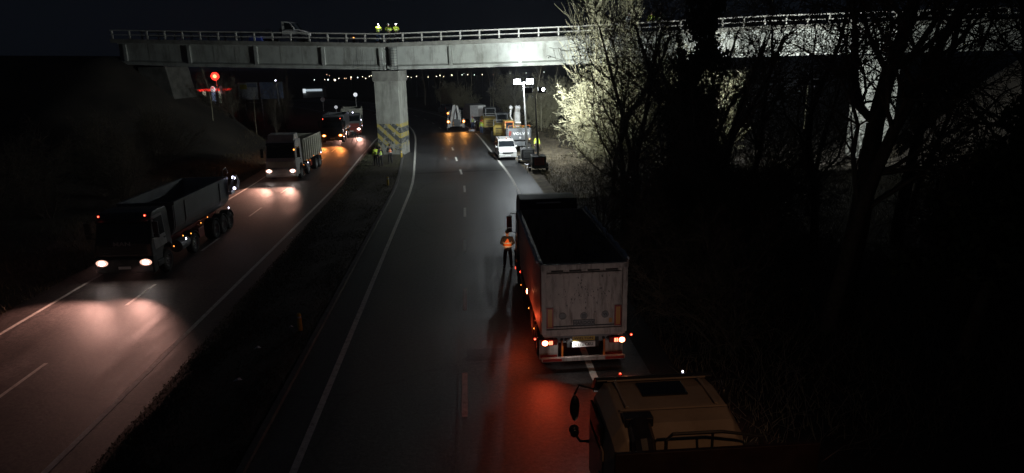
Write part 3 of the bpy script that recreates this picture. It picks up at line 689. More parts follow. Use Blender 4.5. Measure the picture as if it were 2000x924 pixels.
q=MB(); q.tube([(.45,1.6,2.1),(.45,1.6,3.1),(.35,1.6,3.2),(-.45,1.6,3.2),(-1.1,1.6,3.08),(-1.1,1.6,2.1)],.028,6); q.tube([(-.3,1.6,3.19),(-.3,1.6,2.1)],.022,6); q.build('head_rail','black_plastic',t6)
MB().box((.28,1.07,2.0),(.1,.05,.18)).build('latch','black_plastic',t6)
for y in (-.62,.5): MB().box((0,y,3.045),(1.9,.03,.03)).build('roof_seam','tan_paint',t6,bev=.006)
for sx in (-.8,.8): MB().box((sx,-.1,3.04),(.06,1.0,.035)).build('roof_rib','tan_paint',t6,bev=.01)
for x in (-.75,.75): MB().lathe([(0,.03),(.02,.03),(.02,0)],(x,-.7,3.0),'z',8).build('bolt','steel',t6)
for k in range(3): MB().box((-.35,1.045,1.55+.28*k),(1.3,.02,.05)).build('rear_swage','tan_paint',t6,bev=.008)
q=MB()
for sx in(-1,1): q.box((sx*.42,3.6,.92),(.1,8.4,.28))
q.build('chassis','black_plastic',t6)
for y in (-.2,2.2,5.2,6.5):
    for sx in(-1,1): wheel(t6,sx*1.02,y,.5,.42)
q=MB(); q.box((-1.25,5.0,1.75),(.07,6.6,1.3)); q.box((1.25,5.0,1.75),(.07,6.6,1.3)); q.box((0,5,1.1),(2.43,6.6,.1))
bo=q.build('tipper_body','dark_red',t6); q=MB().box((-.35,1.72,1.99),(3.3,.08,2.0)); q.build('front_wall','dark_red',bo,bev=.01)
for sx in(-1,1):
    headlight(t6,sx*.9,.85,(1,.9,.8),'head_lens',0,y=-1.2)
    l=light('SPOT',(sx*.9,-1.36,.9),30,(1,.8,.78),t6,spot_size=R(42),spot_blend=.8,shadow_soft_size=.08); aim(l,(.06,-1,.2))
lamp(t6,'marker_lamp',(.62,-.95,2.98),.03,'red_lens','z',.03,d=1); lamp(t6,'marker_lamp',(-.62,-.95,2.98),.02,'blue_lens','z',.02,d=1)
# ---------------- white van at the verge
def car(name,label,cat,loc,rz,paint,kind='van',group=None,rear_lit=False,detail=True):
    c=thing(name,label,cat,loc,rz,group)
    if kind=='van': prof=[(.05,.3),(0,.55),(.03,.85),(.25,1.02),(.85,1.14),(1.45,1.7),(1.75,1.8),(4.05,1.82),(4.3,1.6),(4.38,.95),(4.35,.3)]; W=.82
    elif kind=='suv': prof=[(.05,.35),(0,.6),(.05,.95),(.9,1.08),(1.55,1.62),(1.9,1.72),(3.7,1.7),(4.25,1.45),(4.4,1.0),(4.38,.35)]; W=.9
    else: prof=[(.05,.28),(0,.5),(.05,.75),(1.0,.95),(1.75,1.38),(2.2,1.45),(3.1,1.42),(3.75,1.02),(4.3,.95),(4.35,.3)]; W=.86
    q=MB().prism(prof,-W,W); q.v=[(x*(1-.14*max(0,(z-1.0))/.8),y,z) for x,y,z in q.v]; q.build('body',paint,c,bev=.06)
    i=[k for k,p in enumerate(prof)]
    a,b_=Vector((0,)+prof[4]),Vector((0,)+prof[5]) 
    if kind!='van': a,b_=Vector((0,)+prof[3]),Vector((0,)+prof[4])
    nn=Vector((0,-(b_.z-a.z),b_.y-a.y)).normalized()*.012
    def pane(nm,a,b_,w0,w1,nn):
        q=MB(); P=[(-w0,)+tuple((a+nn))[1:],(w0,)+tuple((a+nn))[1:],(w1,)+tuple((b_+nn))[1:],(-w1,)+tuple((b_+nn))[1:]]
        P+= [(x,y-nn.y*2.5,z-nn.z*2.5) for x,y,z in P]
        q.add(P,[(0,1,2,3),(7,6,5,4),(0,4,5,1),(1,5,6,2),(2,6,7,3),(3,7,4,0)]); return q.build(nm,'glass',c)
    pane('windscreen',a.lerp(b_,.08),a.lerp(b_,.92),W*.9,W*.83,nn)
    k=-3 if kind!='car' else -4
    a2,b2=Vector((0,)+prof[-3]),Vector((0,)+prof[-4]); 
    if kind=='car': a2,b2=Vector((0,)+prof[-3]),Vector((0,)+prof[-4])
    n2=Vector((0,(b2.z-a2.z),-(b2.y-a2.y))).normalized()*.012
    pane('rear_window',a2.lerp(b2,.15),a2.lerp(b2,.88),W*.85,W*.78,n2)
    zt=prof[5][1] if kind!='van' else 1.7
    for sx in(-1,1):
        for (y0,y1) in ((1.7,2.55),(2.65,3.6)):
            q=MB().prism([(y0,1.1),(y0+.15,zt-.1),(y1-.05,zt-.08),(y1,1.1)],-.012,.012); q.v=[(sx*(W+.008-.14*W*max(0,(z-1.0))/.8)+x,y,z) for x,y,z in q.v]; q.build('side_window','glass',c)
        q=MB().box((sx*(W+.1),1.45,1.15),(.2,.1,.16)); q.build('mirror',paint,c,bev=.03)
        MB().box((sx*W*.78,.03 if kind=='van' else .0,.82),(.3,.12,.16)).build('headlight','disc_white',c,bev=.02)
        tl=MB().box((sx*W*.93,4.36,1.05),(.13,.07,.4)).build('tail_light','reflector_red' if not rear_lit else 'red_lens',c)
        for y in(.85,3.5): wheel(c,sx*(W-.1),y,.32,.2)
    MB().box((0,-.005,.72),(.95,.06,.12)).build('grille','black_plastic',c); MB().box((0,-.01,.45),(.52,.05,.11)).build('number_plate','plate_white',c)
    MB().box((0,4.4,.8),(.52,.03,.11)).build('number_plate','plate_white',c)
    return c
cv=car('work_van','white small van parked nose-on beside the excavator with amber roof beacon','van',(3.62,62.3,0),R(3),'white_paint')
lamp(cv,'beacon',(.1,1.9,1.8),.06,'marker_lens','z',.06,d=1); q=MB(); q.box((-.55,2.8,1.86),(.03,2.0,.04)); q.box((.55,2.8,1.86),(.03,2.0,.04)); q.build('roof_bar','black_plastic',cv)
for a_ in (('parked_car','dark off-road car parked on the bend, farthest along the verge','suv',(122.5,7.6),'dark_paint',182),('parked_car','dark car with pale rear, parked behind the backhoe loader','suv',(112,6.8),'grey_paint',182)):
    p=road(a_[3][0],a_[3][1]-2.4); th=rth(a_[3][0])
    c_=car(a_[0],a_[1],'car',p,th+R(a_[5]),a_[4],a_[2])
p=road(99,4.9); cx=car('parked_car','dark car showing one bright red tail light beside the backhoe','car',p,R(190),'dark_paint','suv',rear_lit=True)
# ---------------- machines
def backhoe():
    c=thing('backhoe_loader','grey backhoe loader seen from behind with folded arm and amber lights','backhoe loader',(-1.5,91.2,0),R(188))
    q=MB(); q.box((0,-2.0,1.05),(1.0,3.6,.5)); q.box((0,-3.0,1.5),(.95,1.6,.5)); q.build('chassis','yellow_paint',c,bev=.04)
    q=MB(); q.prism([(-1.9,1.3),(-1.7,2.7),(-.2,2.75),(-.05,1.3)],-.75,.75); cb=q.build('cab','grey_paint',c,bev=.05)
    MB().box((0,-.08,2.05),(1.2,.04,1.0),rot=(R(5),0,0)).build('rear_window','glass',cb)
    for sx in(-1,1): MB().prism([(-1.7,1.5),(-1.55,2.55),(-.35,2.6),(-.25,1.5)],sx*.752,sx*.77).build('side_window','glass',cb); 
    for sx in(-1,1): wheel(c,sx*.95,-.9,.72,.42); wheel(c,sx*.85,-3.1,.5,.35)
    q=MB(); q.box((0,.12,.75),(2.2,.16,.35))
    for sx in(-1,1): q.box((sx*1.02,.14,1.15),(.18,.2,1.0)); q.box((sx*1.02,.16,.5),(.4,.4,.08))
    q.build('stabiliser_frame','galv',c,bev=.015)
    bm=MB(); bm.prism([(.85,1.0),(.55,.85),(.2,2.0),(-.05,3.2),(.12,3.45),(.38,3.35),(.62,2.3)],.3,.62,'y'); bm.build('boom','white_paint',c,bev=.03)
    ar=MB(); ar.prism([(.02,3.42),(-.25,3.3),(-.55,2.0),(-.6,1.3),(-.4,1.1),(-.2,1.35),(-.15,2.2)],.66,.95,'y'); ar.build('dipper_arm','white_paint',c,bev=.03)
    bk=MB(); bk.prism([(.75,1.5),(1.2,1.55),(1.45,1.1),(1.3,.7),(.85,.65),(.8,.72),(1.2,.8),(1.3,1.1),(1.12,1.42),(.75,1.42)],-.45,.45); bk.build('bucket','grey_paint',c,bev=.01)
    MB().tube([(.5,.7,1.1),(.1,.7,2.9)],.06,8).build('hydraulic_ram','steel',c)
    MB().tube([(-.55,.4,1.6),(-.62,.1,2.6),(-.2,.35,2.95)],.05,8).build('hose_bundle','galv',c)
    for sx in(-1,1):
        lamp(c,'rear_lamp',(sx*1.02,.25,1.25),.2,'amber_lens','y',.06,d=1)
        l=light('SPOT',(sx*1.02,.5,1.25),170,(1,.4,.08),c,spot_size=R(120),spot_blend=1,shadow_soft_size=.1); aim(l,(0,1,-.4)); l.scale=(1,.45,1)
    lamp(c,'marker_lamp',(1.02,.25,2.35),.16,'marker_lens','y',.06,d=1)
    MB().tube([(1.02,.14,1.5),(1.02,.2,2.35)],.04,6).build('lamp_pole','galv',c)
    lamp(c,'tail_light',(.35,.0,2.2),.08,'red_lens','y',.05,d=1)
    return c
bk_=backhoe()
def excavator():
    c=thing('wheeled_excavator','wheeled excavator with wide grey counterweight lettered VOLVO, boom raised','excavator',(5.0,66.6,0),R(4))
    # local -y faces the camera (counterweight end)
    q=MB(); q.box((0,2.4,1.0),(1.2,4.6,.45)); ch=q.build('undercarriage','grey_paint',c,bev=.03)
    for y in(.9,3.9):
        for sx in(-1,1): wheel(c,sx*1.0,y,.52,.5)
    MB().lathe([(1.22,0),(1.22,.7),(1.36,.7),(1.36,0)],(0,2.2,0),'z',20).build('turntable','black_plastic',c)
    q=MB(); pr=[(-1.25,.25),(-1.1,0),(1.1,0),(1.25,.25),(1.25,1.0),(-1.25,1.0)]; q.prism(pr,1.36,2.5,'z'); cw=q.build('counterweight','grey_paint',c,bev=.06)
    text('VOLVO',.36,'brand_letters','white_ink',cw,(.18,-.012,1.98),(R(90),0,0),.008,.012,1.3)
    MB().lathe([(0,0),(-.02,.1),(0,.11)],(.1,0,1.6),'y',16).build('round_emblem','disc_white',cw)
    MB().prism([(-.98,1.75),(-.82,1.85),(-.72,2.2),(-.92,2.3),(-1.02,2.05)],-.012,.001,'y').build('red_swoosh','red_paint',cw)
    lamp(c,'marker_lamp',(1.02,-.0,1.45),.06,'amber_lens','y',.03)
    MB().box((0,2.2,1.9),(2.3,2.6,1.0)).build('upper_body','yellow_paint',c,bev=.05)
    q=MB().prism([(1.2,2.0),(1.25,3.1),(2.6,3.15),(3.1,2.5),(3.1,1.6),(1.2,1.6)],-1.25,-.3); cb=q.build('cab','yellow_paint',c,bev=.05)
    MB().box((-.78,1.19,2.65),(.72,.05,.7)).build('rear_window','glass',cb)
    MB().box((-.78,1.17,3.04),(.94,.03,.1)).build('roof_stripe','orange_paint',cb)
    for k in (-1.15,-.42): MB().box((k,1.16,2.6),(.05,.03,.8)).build('window_bar','orange_paint',cb)
    q=MB(); q.prism([(2.6,2.1),(3.2,2.3),(2.5,4.3),(2.1,4.55),(1.9,4.3),(2.3,3.9)],-.05,.45); q.build('boom','galv',c,bev=.03)
    q=MB(); q.prism([(1.95,4.55),(2.3,4.3),(3.2,3.4),(3.5,2.6),(3.3,2.55),(2.9,3.1)],.0,.32); q.build('dipper_arm','galv',c,bev=.02)
    for x in(-.1,.5): MB().tube([(x,2.8,2.2),(x,2.3,3.9)],.07,8).build('hydraulic_ram','steel',c)
    MB().box((.2,2.0,2.9),(.55,.3,.12)).build('arm_band','disc_white',c)
    q=MB(); q.ball((-.45,2.3,4.35),.2,.2,.22); q.tube([(-.45,2.3,4.2),(-.5,2.5,3.5),(-.25,2.5,3.0)],.09,8); q.build('hose_loop','galv',c,smooth=True)
    q=MB()
    for x in(-1.0,-.3,.4,1.1): q.tube([(x,.2,2.5),(x,.2,2.75)],.02,5)
    q.tube([(-1.0,.2,2.75),(1.1,.2,2.75)],.02,5); q.build('hand_rail','orange_paint',c)
    return c
excavator()
def loader(label,loc,rz,group=None,cabm='yellow_paint',cx=0):
    c=thing('wheel_loader',label,'wheel loader',loc,rz,group)
    q=MB().prism([(0,.8),(0,1.75),(.2,1.95),(2.2,2.1),(2.2,.8)],-.85,.85); b_=q.build('engine_hood','yellow_paint',c,bev=.08)
    for k in range(4): MB().box((0,-.02,1.0+.2*k),(1.1,.05,.08)).build('vent_slat','black_plastic',b_)
    q=MB().prism([(1.7,2.0),(1.65,3.1),(3.1,3.15),(3.35,2.0)],cx-.7,cx+.7); cb=q.build('cab',cabm,c,bev=.05)
    MB().box((cx,1.66,2.6),(1.1,.04,.8)).build('rear_window','glass',cb)
    for sx in(-1,1): MB().prism([(1.85,2.15),(1.8,3.0),(3.0,3.02),(3.2,2.15)],cx+sx*.70,cx+sx*.72).build('side_window','glass',cb)
    MB().box((0,2.9,.95),(1.0,3.4,.4)).build('chassis','grey_paint',c)
    for y in(1.0,4.0):
        for sx in(-1,1): wheel(c,sx*.95,y,.65,.5)
    for sx in(-1,1): MB().prism([(3.4,1.6),(3.6,1.9),(5.4,.9),(5.3,.6)],sx*.5,sx*.68).build('lift_arm','yellow_paint',c)
    MB().prism([(5.2,.3),(5.3,1.2),(6.2,.25),(6.1,.2)],-1.2,1.2).build('bucket','steel',c)
    q=MB(); 
    for sx in(-1,1): q.tube([(sx*.8,.1,1.9),(sx*.8,.1,2.5),(sx*.8,1.5,2.6)],.025,5)
    q.tube([(-.8,.1,2.5),(.8,.1,2.5)],.025,5); q.build('hand_rail','white_paint',c)
    return c
loader('yellow loader with barred rear seen end-on between white truck and excavator',(2.9,86.5,0),R(8),None,'grey_paint',.35)
loader('yellow wheel loader with big tyres standing close behind the grey excavator',(3.7,76.5,0),R(-12),None,'grey_paint',-.1)
# white box truck behind workers
c=thing('box_truck','white box lorry standing behind the two workers, rear doors closed','lorry',(1.55,95.5,0),R(10))
q=MB().box((0,2.2,2.0),(2.2,4.4,2.0)).build('cargo_box','white_paint',c,bev=.04)
for sx in(-1,1):
    d=MB().box((sx*.53,-.02,2.0),(1.0,.05,1.85)).build('rear_door','disc_white' if sx>0 else 'wall_panel',q,bev=.01); MB().box((sx*.1,-.06,2.0),(.03,.04,1.7)).build('lock_rod','steel',d)
    for y in(.9,5.3): wheel(c,sx*.9,y,.42,.3)
    MB().box((sx*.9,-.02,.85),(.25,.06,.12)).build('tail_light','reflector_red',c)
MB().prism([(4.6,.8),(4.6,2.6),(5.8,2.5),(6.3,1.6),(6.35,.7)],-1.05,1.05).build('cab','white_paint',c,bev=.08)
MB().box((0,2.5,.8),(.9,5.2,.25)).build('chassis','black_plastic',c)
o=MB().ball((0,0,.12),.45,.28,.16,12,8).build('white_sack','white_cloth',None,smooth=True,loc=(.55,90.2,0)); tag(o,'white sack lying on the road edge by the workers','sack')
# ---------------- light towers
def tower(label,loc,rz,height,lean,lit,body='grey_paint',head_dir=-1,lit_panel=False):
    c=thing('light_tower',label,'light tower',loc,rz)
    q=MB(); q.box((0,0,.85),(1.15,1.7,.95)); q.box((0,0,.42),(1.0,2.2,.12)); hb=q.build('trailer_body',body,c,bev=.05)
    MB().box((0,-.86,.9),(.8,.03,.6)).build('rear_panel','red_paint' if not lit_panel else 'grey_paint',hb)
    for k in range(4): MB().box((0,-.885,.72+.12*k),(.66,.02,.03)).build('vent_slat','black_plastic',hb)
    for sx in(-1,1):
        wheel(c,sx*.72,.1,.34,.2)
        for y in(-.9,.9): MB().tube([(sx*.55,y,.45),(sx*1.0,y,.45),(sx*1.0,y,.02)],.035,6).build('outrigger','steel',c)
    MB().tube([(0,1.0,.45),(0,2.0,.4)],.05,6).build('drawbar','steel',c)
    z0=1.3; X=lambda z:-(z-z0)*math.tan(lean)
    q=MB(); q.tube([(0,0,z0-.3),(X(z0+1.9),0,z0+1.9)],.11,8); q.tube([(X(z0+1.7),0,z0+1.7),(X(z0+3.8),0,z0+3.8)],.08,8); q.tube([(X(z0+3.6),0,z0+3.6),(X(height),0,height)],.055,8); q.build('mast','steel',c)
    q=MB().box((X(height),0,height),(1.5,.08,.08)); ba=q.build('cross_bar','steel',c)
    for i,sx in enumerate((-1,1)):
        d=head_dir[i]
        hd=MB(); hd.box((X(height)+sx*.55,0,height+.12),(.62,.3,.46)); ho=hd.build('lamp_head','black_plastic',ba,bev=.03)
        MB().box((X(height)+sx*.55,d*.16,height+.12),(.54,.02,.38)).build('lens','tower_lens' if lit[i] else 'glass',ho)
    return c,X(height)
c1,x1=tower('lit light tower trailer with two bright floodlights, standing farther back beside the van',(5.25,60.6,0),0,7.0,R(2.5),(1,1),'dark_paint',(-1,-1),True)
c2,x2=tower('darker light tower trailer with reddish panel, nearest to the camera, lamps turned away',(5.75,55.9,0),0,6.45,R(2.2),(1,1),'dark_paint',(1,1))
lamp(c2,'side_floodlight',(x2+.62,-.2,6.62),.12,'tower_lens','y',.1)
light('POINT',(x1,-1.0,6.9),TOWER_W*.19,(.86,.94,1),c1,shadow_soft_size=.25)
l=light('SPOT',(x1,-.9,6.8),TOWER_W*.5,(.86,.94,1),c1,spot_size=R(172),spot_blend=1,shadow_soft_size=.2); aim(l,(-.1,1,-.1))
l=light('SPOT',(x2-.5,.6,6.5),TOWER_W*1.2,(.88,.97,.95),c2,spot_size=R(150),spot_blend=1,shadow_soft_size=.25); aim(l,(-.45,1,.04))
l=light('SPOT',(x2+.5,.6,6.5),TOWER_W*1.15,(.9,.97,.93),c2,spot_size=R(150),spot_blend=1,shadow_soft_size=.25); aim(l,(1,.75,0.05))
c3,x3=tower('light tower hidden among the trees, its floodlights turned on the right-hand bridge span',(27.5,54.5,ground_z(27.5,54.5)),R(-10),7.0,0,(1,1),'grey_paint',(1,1))
l=light('SPOT',(0,.7,7.1),HIDDEN_W,(.92,.98,.96),c3,spot_size=R(178),spot_blend=.25,shadow_soft_size=.25); aim(l,(.05,1,0)); l=light('SPOT',(-.9,.2,6.8),5500,(.92,.98,.96),c3,spot_size=R(120),spot_blend=.8,shadow_soft_size=.25); aim(l,(-1,.35,-.15))

# ------------------------------------------------------------------ people
def skinmesh(name,vs,es,rs,m,parent,root=0):
    me=bpy.data.meshes.new(name); me.from_pydata([tuple(v) for v in vs],es,[]); me.materials.append(M[m])
    o=bpy.data.objects.new(name,me); C.objects.link(o); o.parent=parent
    k=o.modifiers.new('skin','SKIN'); k.use_smooth_shade=True
    for i,sv in enumerate(me.skin_vertices[0].data): sv.radius=(rs[i][0],rs[i][1]) if isinstance(rs[i],tuple) else (rs[i],rs[i]); sv.use_root=(i==root)
    q=o.modifiers.new('sub','SUBSURF'); q.levels=1; q.render_levels=1
    return o
def chain(ps,rs,base):
    return ps,[(base+i,base+i+1) for i in range(len(ps)-1)],rs
def person(label,loc,rz,legs='trousers',top='dark_jacket',vest=None,cap=None,pose='stand',lean=0,group=None,lampcol=None):
    c=thing('person',label,'person',loc,rz,group)
    rot=Matrix.Rotation(R(lean),3,'X')
    def up(p): p=Vector(p); o=Vector((0,0,.95)); return rot@(p-o)+o
    J={'pel':Vector((0,0,.95)),'wa':up((0,0,1.12)),'ch':up((0,-.01,1.32)),'nk':up((0,-.01,1.48)),'hd':up((0,-.03,1.63))}
    A={'stand':[((.19,0,1.42),(.27,.03,1.15),(.26,-.06,.92)),((-.19,0,1.42),(-.27,.03,1.15),(-.27,-.05,.92))],
       'clasp':[((.19,0,1.42),(.29,.04,1.16),(.09,-.2,1.08)),((-.19,0,1.42),(-.29,.04,1.16),(-.07,-.2,1.07))],
       'rail':[((.19,0,1.42),(.26,-.18,1.25),(.2,-.38,1.28)),((-.19,0,1.42),(-.26,-.18,1.25),(-.2,-.38,1.28))],
       'point':[((.19,0,1.42),(.28,-.12,1.22),(.24,-.33,1.33)),((-.19,0,1.42),(-.27,.03,1.15),(-.27,-.05,.92))]}[pose]
    Lg=[((s*.09,0,.9),(s*.13,-.03,.5),(s*(.15),.01,.1),(s*.19,-.16,.045)) for s in(1,-1)]
    vs=[J['pel'],J['wa'],J['ch'],J['nk'],J['hd']]; es=[(0,1),(1,2),(2,3),(3,4)]; rs=[(.14,.1),(.13,.095),(.16,.11),.055,.07]
    for a in A:
        sh,el,wr=[up(p) for p in a]; b=len(vs); dr=(wr-el).normalized(); palm=wr+dr*.05
        vs+=[sh,el,wr,palm]; es+=[(2,b),(b,b+1),(b+1,b+2),(b+2,b+3)]; rs+=[.06,.043,.028,(.036,.018)]
        side=dr.cross(Vector((0,1,.2))).normalized()
        if side.length<.1: side=Vector((1,0,0))
        for k,(off,ln) in enumerate(((-.03,.068),(-.01,.08),(.011,.075),(.031,.058))):
            f0=palm+side*off*.8+dr*.02; f1=f0+dr*ln*.55+Vector((0,-.008,-.006)); f2=f1+dr*ln*.4+Vector((0,-.016,-.012)); b2=len(vs)
            vs+=[f0,f1,f2]; es+=[(b+3,b2),(b2,b2+1),(b2+1,b2+2)]; rs+=[.0095,.009,.0075]
        b2=len(vs); t0=wr+dr*.02-side*.03; vs+=[t0,t0-side*.022+dr*.03]; es+=[(b+2,b2),(b2,b2+1)]; rs+=[.011,.009]
    for l in Lg:
        b=len(vs); vs+=[Vector(p) for p in l]; es+=[(0,b),(b,b+1),(b+1,b+2),(b+2,b+3)]; rs+=[.085,.055,.04,.038]
    skinmesh('body',vs,es,rs,'skin',c)
    # trousers, boots, jacket, vest over it
    vs=[J['pel'],up((0,0,1.06))]; es=[(0,1)]; rs=[(.175,.13),(.165,.125)]
    for l in Lg:
        b=len(vs); vs+=[Vector(p) for p in l[:2]]+[Vector(l[2])+Vector((0,0,.02))]; es+=[(0,b),(b,b+1),(b+1,b+2)]; rs+=[.105,.078,.07]
    skinmesh('trousers',vs,es,rs,legs,c)
    for l in Lg:
        skinmesh('boot',[Vector(l[2])+Vector((0,.02,.06)),Vector(l[2])+Vector((0,.01,-.035)),Vector(l[3])+Vector((0,0,.0))],[(0,1),(1,2)],[.06,.058,.05],'boot',c)
    vs=[up((0,0,.93)),J['wa'],J['ch'],up((0,-.005,1.46))]; es=[(0,1),(1,2),(2,3)]; rs=[(.185,.14),(.18,.135),(.2,.145),(.085,.075)]
    for a in A:
        sh,el,wr=[up(p) for p in a]; b=len(vs); vs+=[sh,el,wr]; es+=[(2,b),(b,b+1),(b+1,b+2)]; rs+=[.088,.068,.052]
    skinmesh('jacket',vs,es,rs,top,c)
    if vest:
        vs=[up((0,0,.97)),J['wa'],J['ch'],up((0,-.005,1.47))]
        vo=skinmesh('vest',vs,[(0,1),(1,2),(2,3)],[(.2,.152),(.195,.148),(.222,.158),(.13,.085)],vest,c)
        for z0,z1 in ((1.04,.05),(1.2,.05)):
            p0=up((0,0,z0)); q=MB().lathe([(-z1/2,1.0),(z1/2,1.0)],(0,0,0),'z',18); q.v=[tuple(rot@Vector((x*.207,y*.16,z))+p0) for x,y,z in q.v]; q.build('tape','reflect_tape',vo)
    h=MB(); h.ball((0,0,0),.078,.098,.118,14,10); h.prism([(-.095,.0),(-.125,-.03),(-.093,-.04)],-.014,.014)
    for s in(1,-1): h.ball((s*.08,.01,-.01),.014,.022,.032,6,5)
    h.ball((0,-.085,-.075),.03,.02,.025,8,6)
    h.m=1
    for s in(1,-1): h.ball((s*.03,-.088,.018),.012,.008,.008,6,5)
    h.m=2; h.box((0,-.093,-.055),(.045,.01,.01))
    ho=h.build('head',['skin','hair','reflector_red'],c,smooth=True,loc=J['hd']+Vector((0,-.005,.03))); ho.rotation_euler=(R(lean*.6),0,0)
    if cap:
        k=MB(); k.ball((0,.01,.045),.1,.12,.1,14,8); k.box((0,-.1,.05),(.12,.1,.015)); k.build('helmet' if 'helmet' in cap else 'cap',cap,ho,smooth=True)
    else:
        MB().ball((0,.022,.03),.086,.096,.105,14,8).build('hair','hair',ho,smooth=True)
    if lampcol: MB().ball((0,-.13,.06),.05,.04,.04,10,6).build('head_torch',lampcol,ho)
    return c
person('person in orange vest standing with back turned beside the parked truck',(1.58,29.0,0),R(176),vest='hivis_orange',top='dark_jacket',pose='clasp')
person('person in yellow vest on the median, leftmost of three by the pier',(-8.2,60.9,.08),R(216),vest='hivis_yellow',top='hivis_yellow',cap='cap_black' if 'cap_black' in M else None)
person('person in yellow vest and black sleeves, middle of three by the pier',(-7.72,60.5,.08),R(226),vest='hivis_yellow',pose='stand')
person('person in orange vest on the median, rightmost of three by the pier',(-7.05,62.0,.08),R(212),vest='hivis_orange',legs='trousers',pose='clasp')
person('worker in white jacket and yellow vest in front of the white lorry',(.7,92.4,0),R(30),vest='hivis_yellow',top='white_cloth',legs='jeans',pose='point')
person('worker with red helmet, yellow vest and jeans near the yellow loader',(1.75,86.0,0),R(-40),vest='hivis_yellow',top='hivis_yellow',legs='jeans',cap='helmet_red',pose='stand')
person('worker in bright vest just right of the grey excavator',(6.75,66.8,ground_z(6.75,66.8)+.05),R(20),vest='hivis_yellow',top='hivis_yellow')
def onb(t,nn): p=bp(t,nn,gt(t)+.36); return p
person('worker in yellow jacket and blue jeans leaning on the bridge rail, left of three',onb(-.62,.12),R(20),vest='hivis_yellow',top='hivis_yellow',legs='jeans',cap='helmet_white',pose='rail',lean=12)
person('worker in yellow jacket with white helmet above the pier, middle of three',onb(.42,.1),R(-4),vest='hivis_yellow',top='hivis_yellow',cap='helmet_white',pose='clasp')
person('worker in yellow jacket with glowing head torch above the pier, right of three',onb(1.1,.12),R(15),vest='hivis_yellow',top='hivis_yellow',cap='helmet_white',pose='rail',lean=14,lampcol='tower_lens')
person('worker in white clothing bending at the bridge rail behind the lit tree',onb(22.8,.1),R(10),top='white_cloth',legs='white_cloth',cap='helmet_white',pose='rail',lean=22)
person('worker in yellow vest and blue trousers on the bridge beyond the lit tree',onb(24.9,.1),R(-15),top='hivis_yellow',vest='hivis_yellow',legs='jeans',cap='helmet_white')
person('worker in plain green jacket without helmet on the right bridge span',onb(25.75,.15),R(160),top='leaf',legs='trousers',vest='hivis_yellow')
person('worker in yellow vest farthest right on the bridge behind dark branches',onb(30.3,.15),R(0),top='dark_jacket',vest='hivis_yellow')
hp=bp(1.1,-.25,gt(1.1)+1.95); l=light('SPOT',hp,3600,(.92,.95,1),None,spot_size=R(15),spot_blend=.6,shadow_soft_size=.06); tp=bp(-9.0,1.3,gt(-9)+1.55); aim(l,Vector(tp)-Vector(hp))  # added spot without a fixture, brightens the pickup on the deck
# ------------------------------------------------------------------ pickup on the overpass, small things on it
t=-9.6; pk=thing('flatbed_truck','white flatbed pickup on the overpass facing right behind the railing','pickup truck',bp(t,2.2,gt(t)+.262),R(90)-BA)
pc=MB().prism([(-1.55,.45),(-1.5,.95),(-.75,1.22),(-.35,1.25),(.15,1.95),(.5,2.05),(1.05,2.08),(1.08,.45)],-.95,.95); pb=pc.build('cab','white_paint',pk,bev=.06)
for sx in(-1,1):
    MB().prism([(-.2,1.28),(.2,1.88),(.72,1.95),(.74,1.28)],sx*.952,sx*.965).build('window','glass',pb); wheel(pk,sx*.85,-.75,.36,.24); wheel(pk,sx*.85,2.7,.36,.24)
    MB().box((sx*.75,-1.54,.8),(.3,.06,.18)).build('headlight','disc_white',pk); MB().box((sx*1.05,-.15,1.35),(.12,.1,.25)).build('mirror','black_plastic',pk)
MB().prism([(-.36,1.29),(-.32,1.27),(.16,1.92),(.12,1.94)],-.85,.85).build('windscreen','glass',pb)
q=MB(); q.box((0,2.4,.75),(1.9,2.6,.1)); q.box((0,1.25,1.1),(1.8,.08,.7)); q.build('flat_bed','dark_paint',pk)
q=MB(); q.tube([(.3,2.6,.8),(.3,2.7,1.35),(.3,3.5,1.4)],.05,6); q.build('loading_arm','galv',pk)
MB().box((0,1.0,.55),(.7,4.6,.2)).build('chassis','black_plastic',pk)
t=-13.2; o=MB().box((0,0,.3),(1.5,.7,.6),taper=.8).build('tarp_bundle','blue_tarp',None,bev=.12,loc=bp(t,.9,gt(t)+.262)); tag(o,'blue covered bundle lying behind the bridge railing left of the pickup','tarpaulin')
t=-3.2; o=thing('warning_lamp','small amber warning lamp standing on the overpass left of the workers','warning lamp',bp(t,.6,gt(t)+.37)); MB().box((0,0,.15),(.25,.2,.3)).build('battery_box','black_plastic',o); lamp(o,'lamp',(0,0,.45),.09,'marker_lens','y',.05)
# ------------------------------------------------------------------ roadside furniture
for (x,y,lab) in ((-5.99,22.4,'yellow marker post in the median grass nearest the camera'),(-6.05,50.7,'yellow marker post halfway along the median near the three people'),(-6.4,66.0,'yellow marker post beside the foot of the striped pier')):
    o=thing('marker_post',lab,'marker post',(x,y,.08),0,'yellow marker posts on the median')
    MB().lathe([(0,0),(0,.085),(.62,.075),(.66,.05),(.67,0)],(0,0,0),'z',12).build('post','bollard',o); MB().lathe([(.5,.0795),(.56,.0785)],(0,0,0),'z',12).build('band','reflect_tape',o)
o=thing('road_sign_stand','small road sign on a two-legged stand in the oncoming lane','road sign',(-13.3,81.6,-.03),R(10))
q=MB(); q.tube([(-.3,0,0),(-.12,0,.9)],.03,6); q.tube([(.3,0,0),(.12,0,.9)],.03,6); q.build('leg','rubber',o); MB().box((0,0,1.05),(.6,.04,.35)).build('board','black_plastic',o)
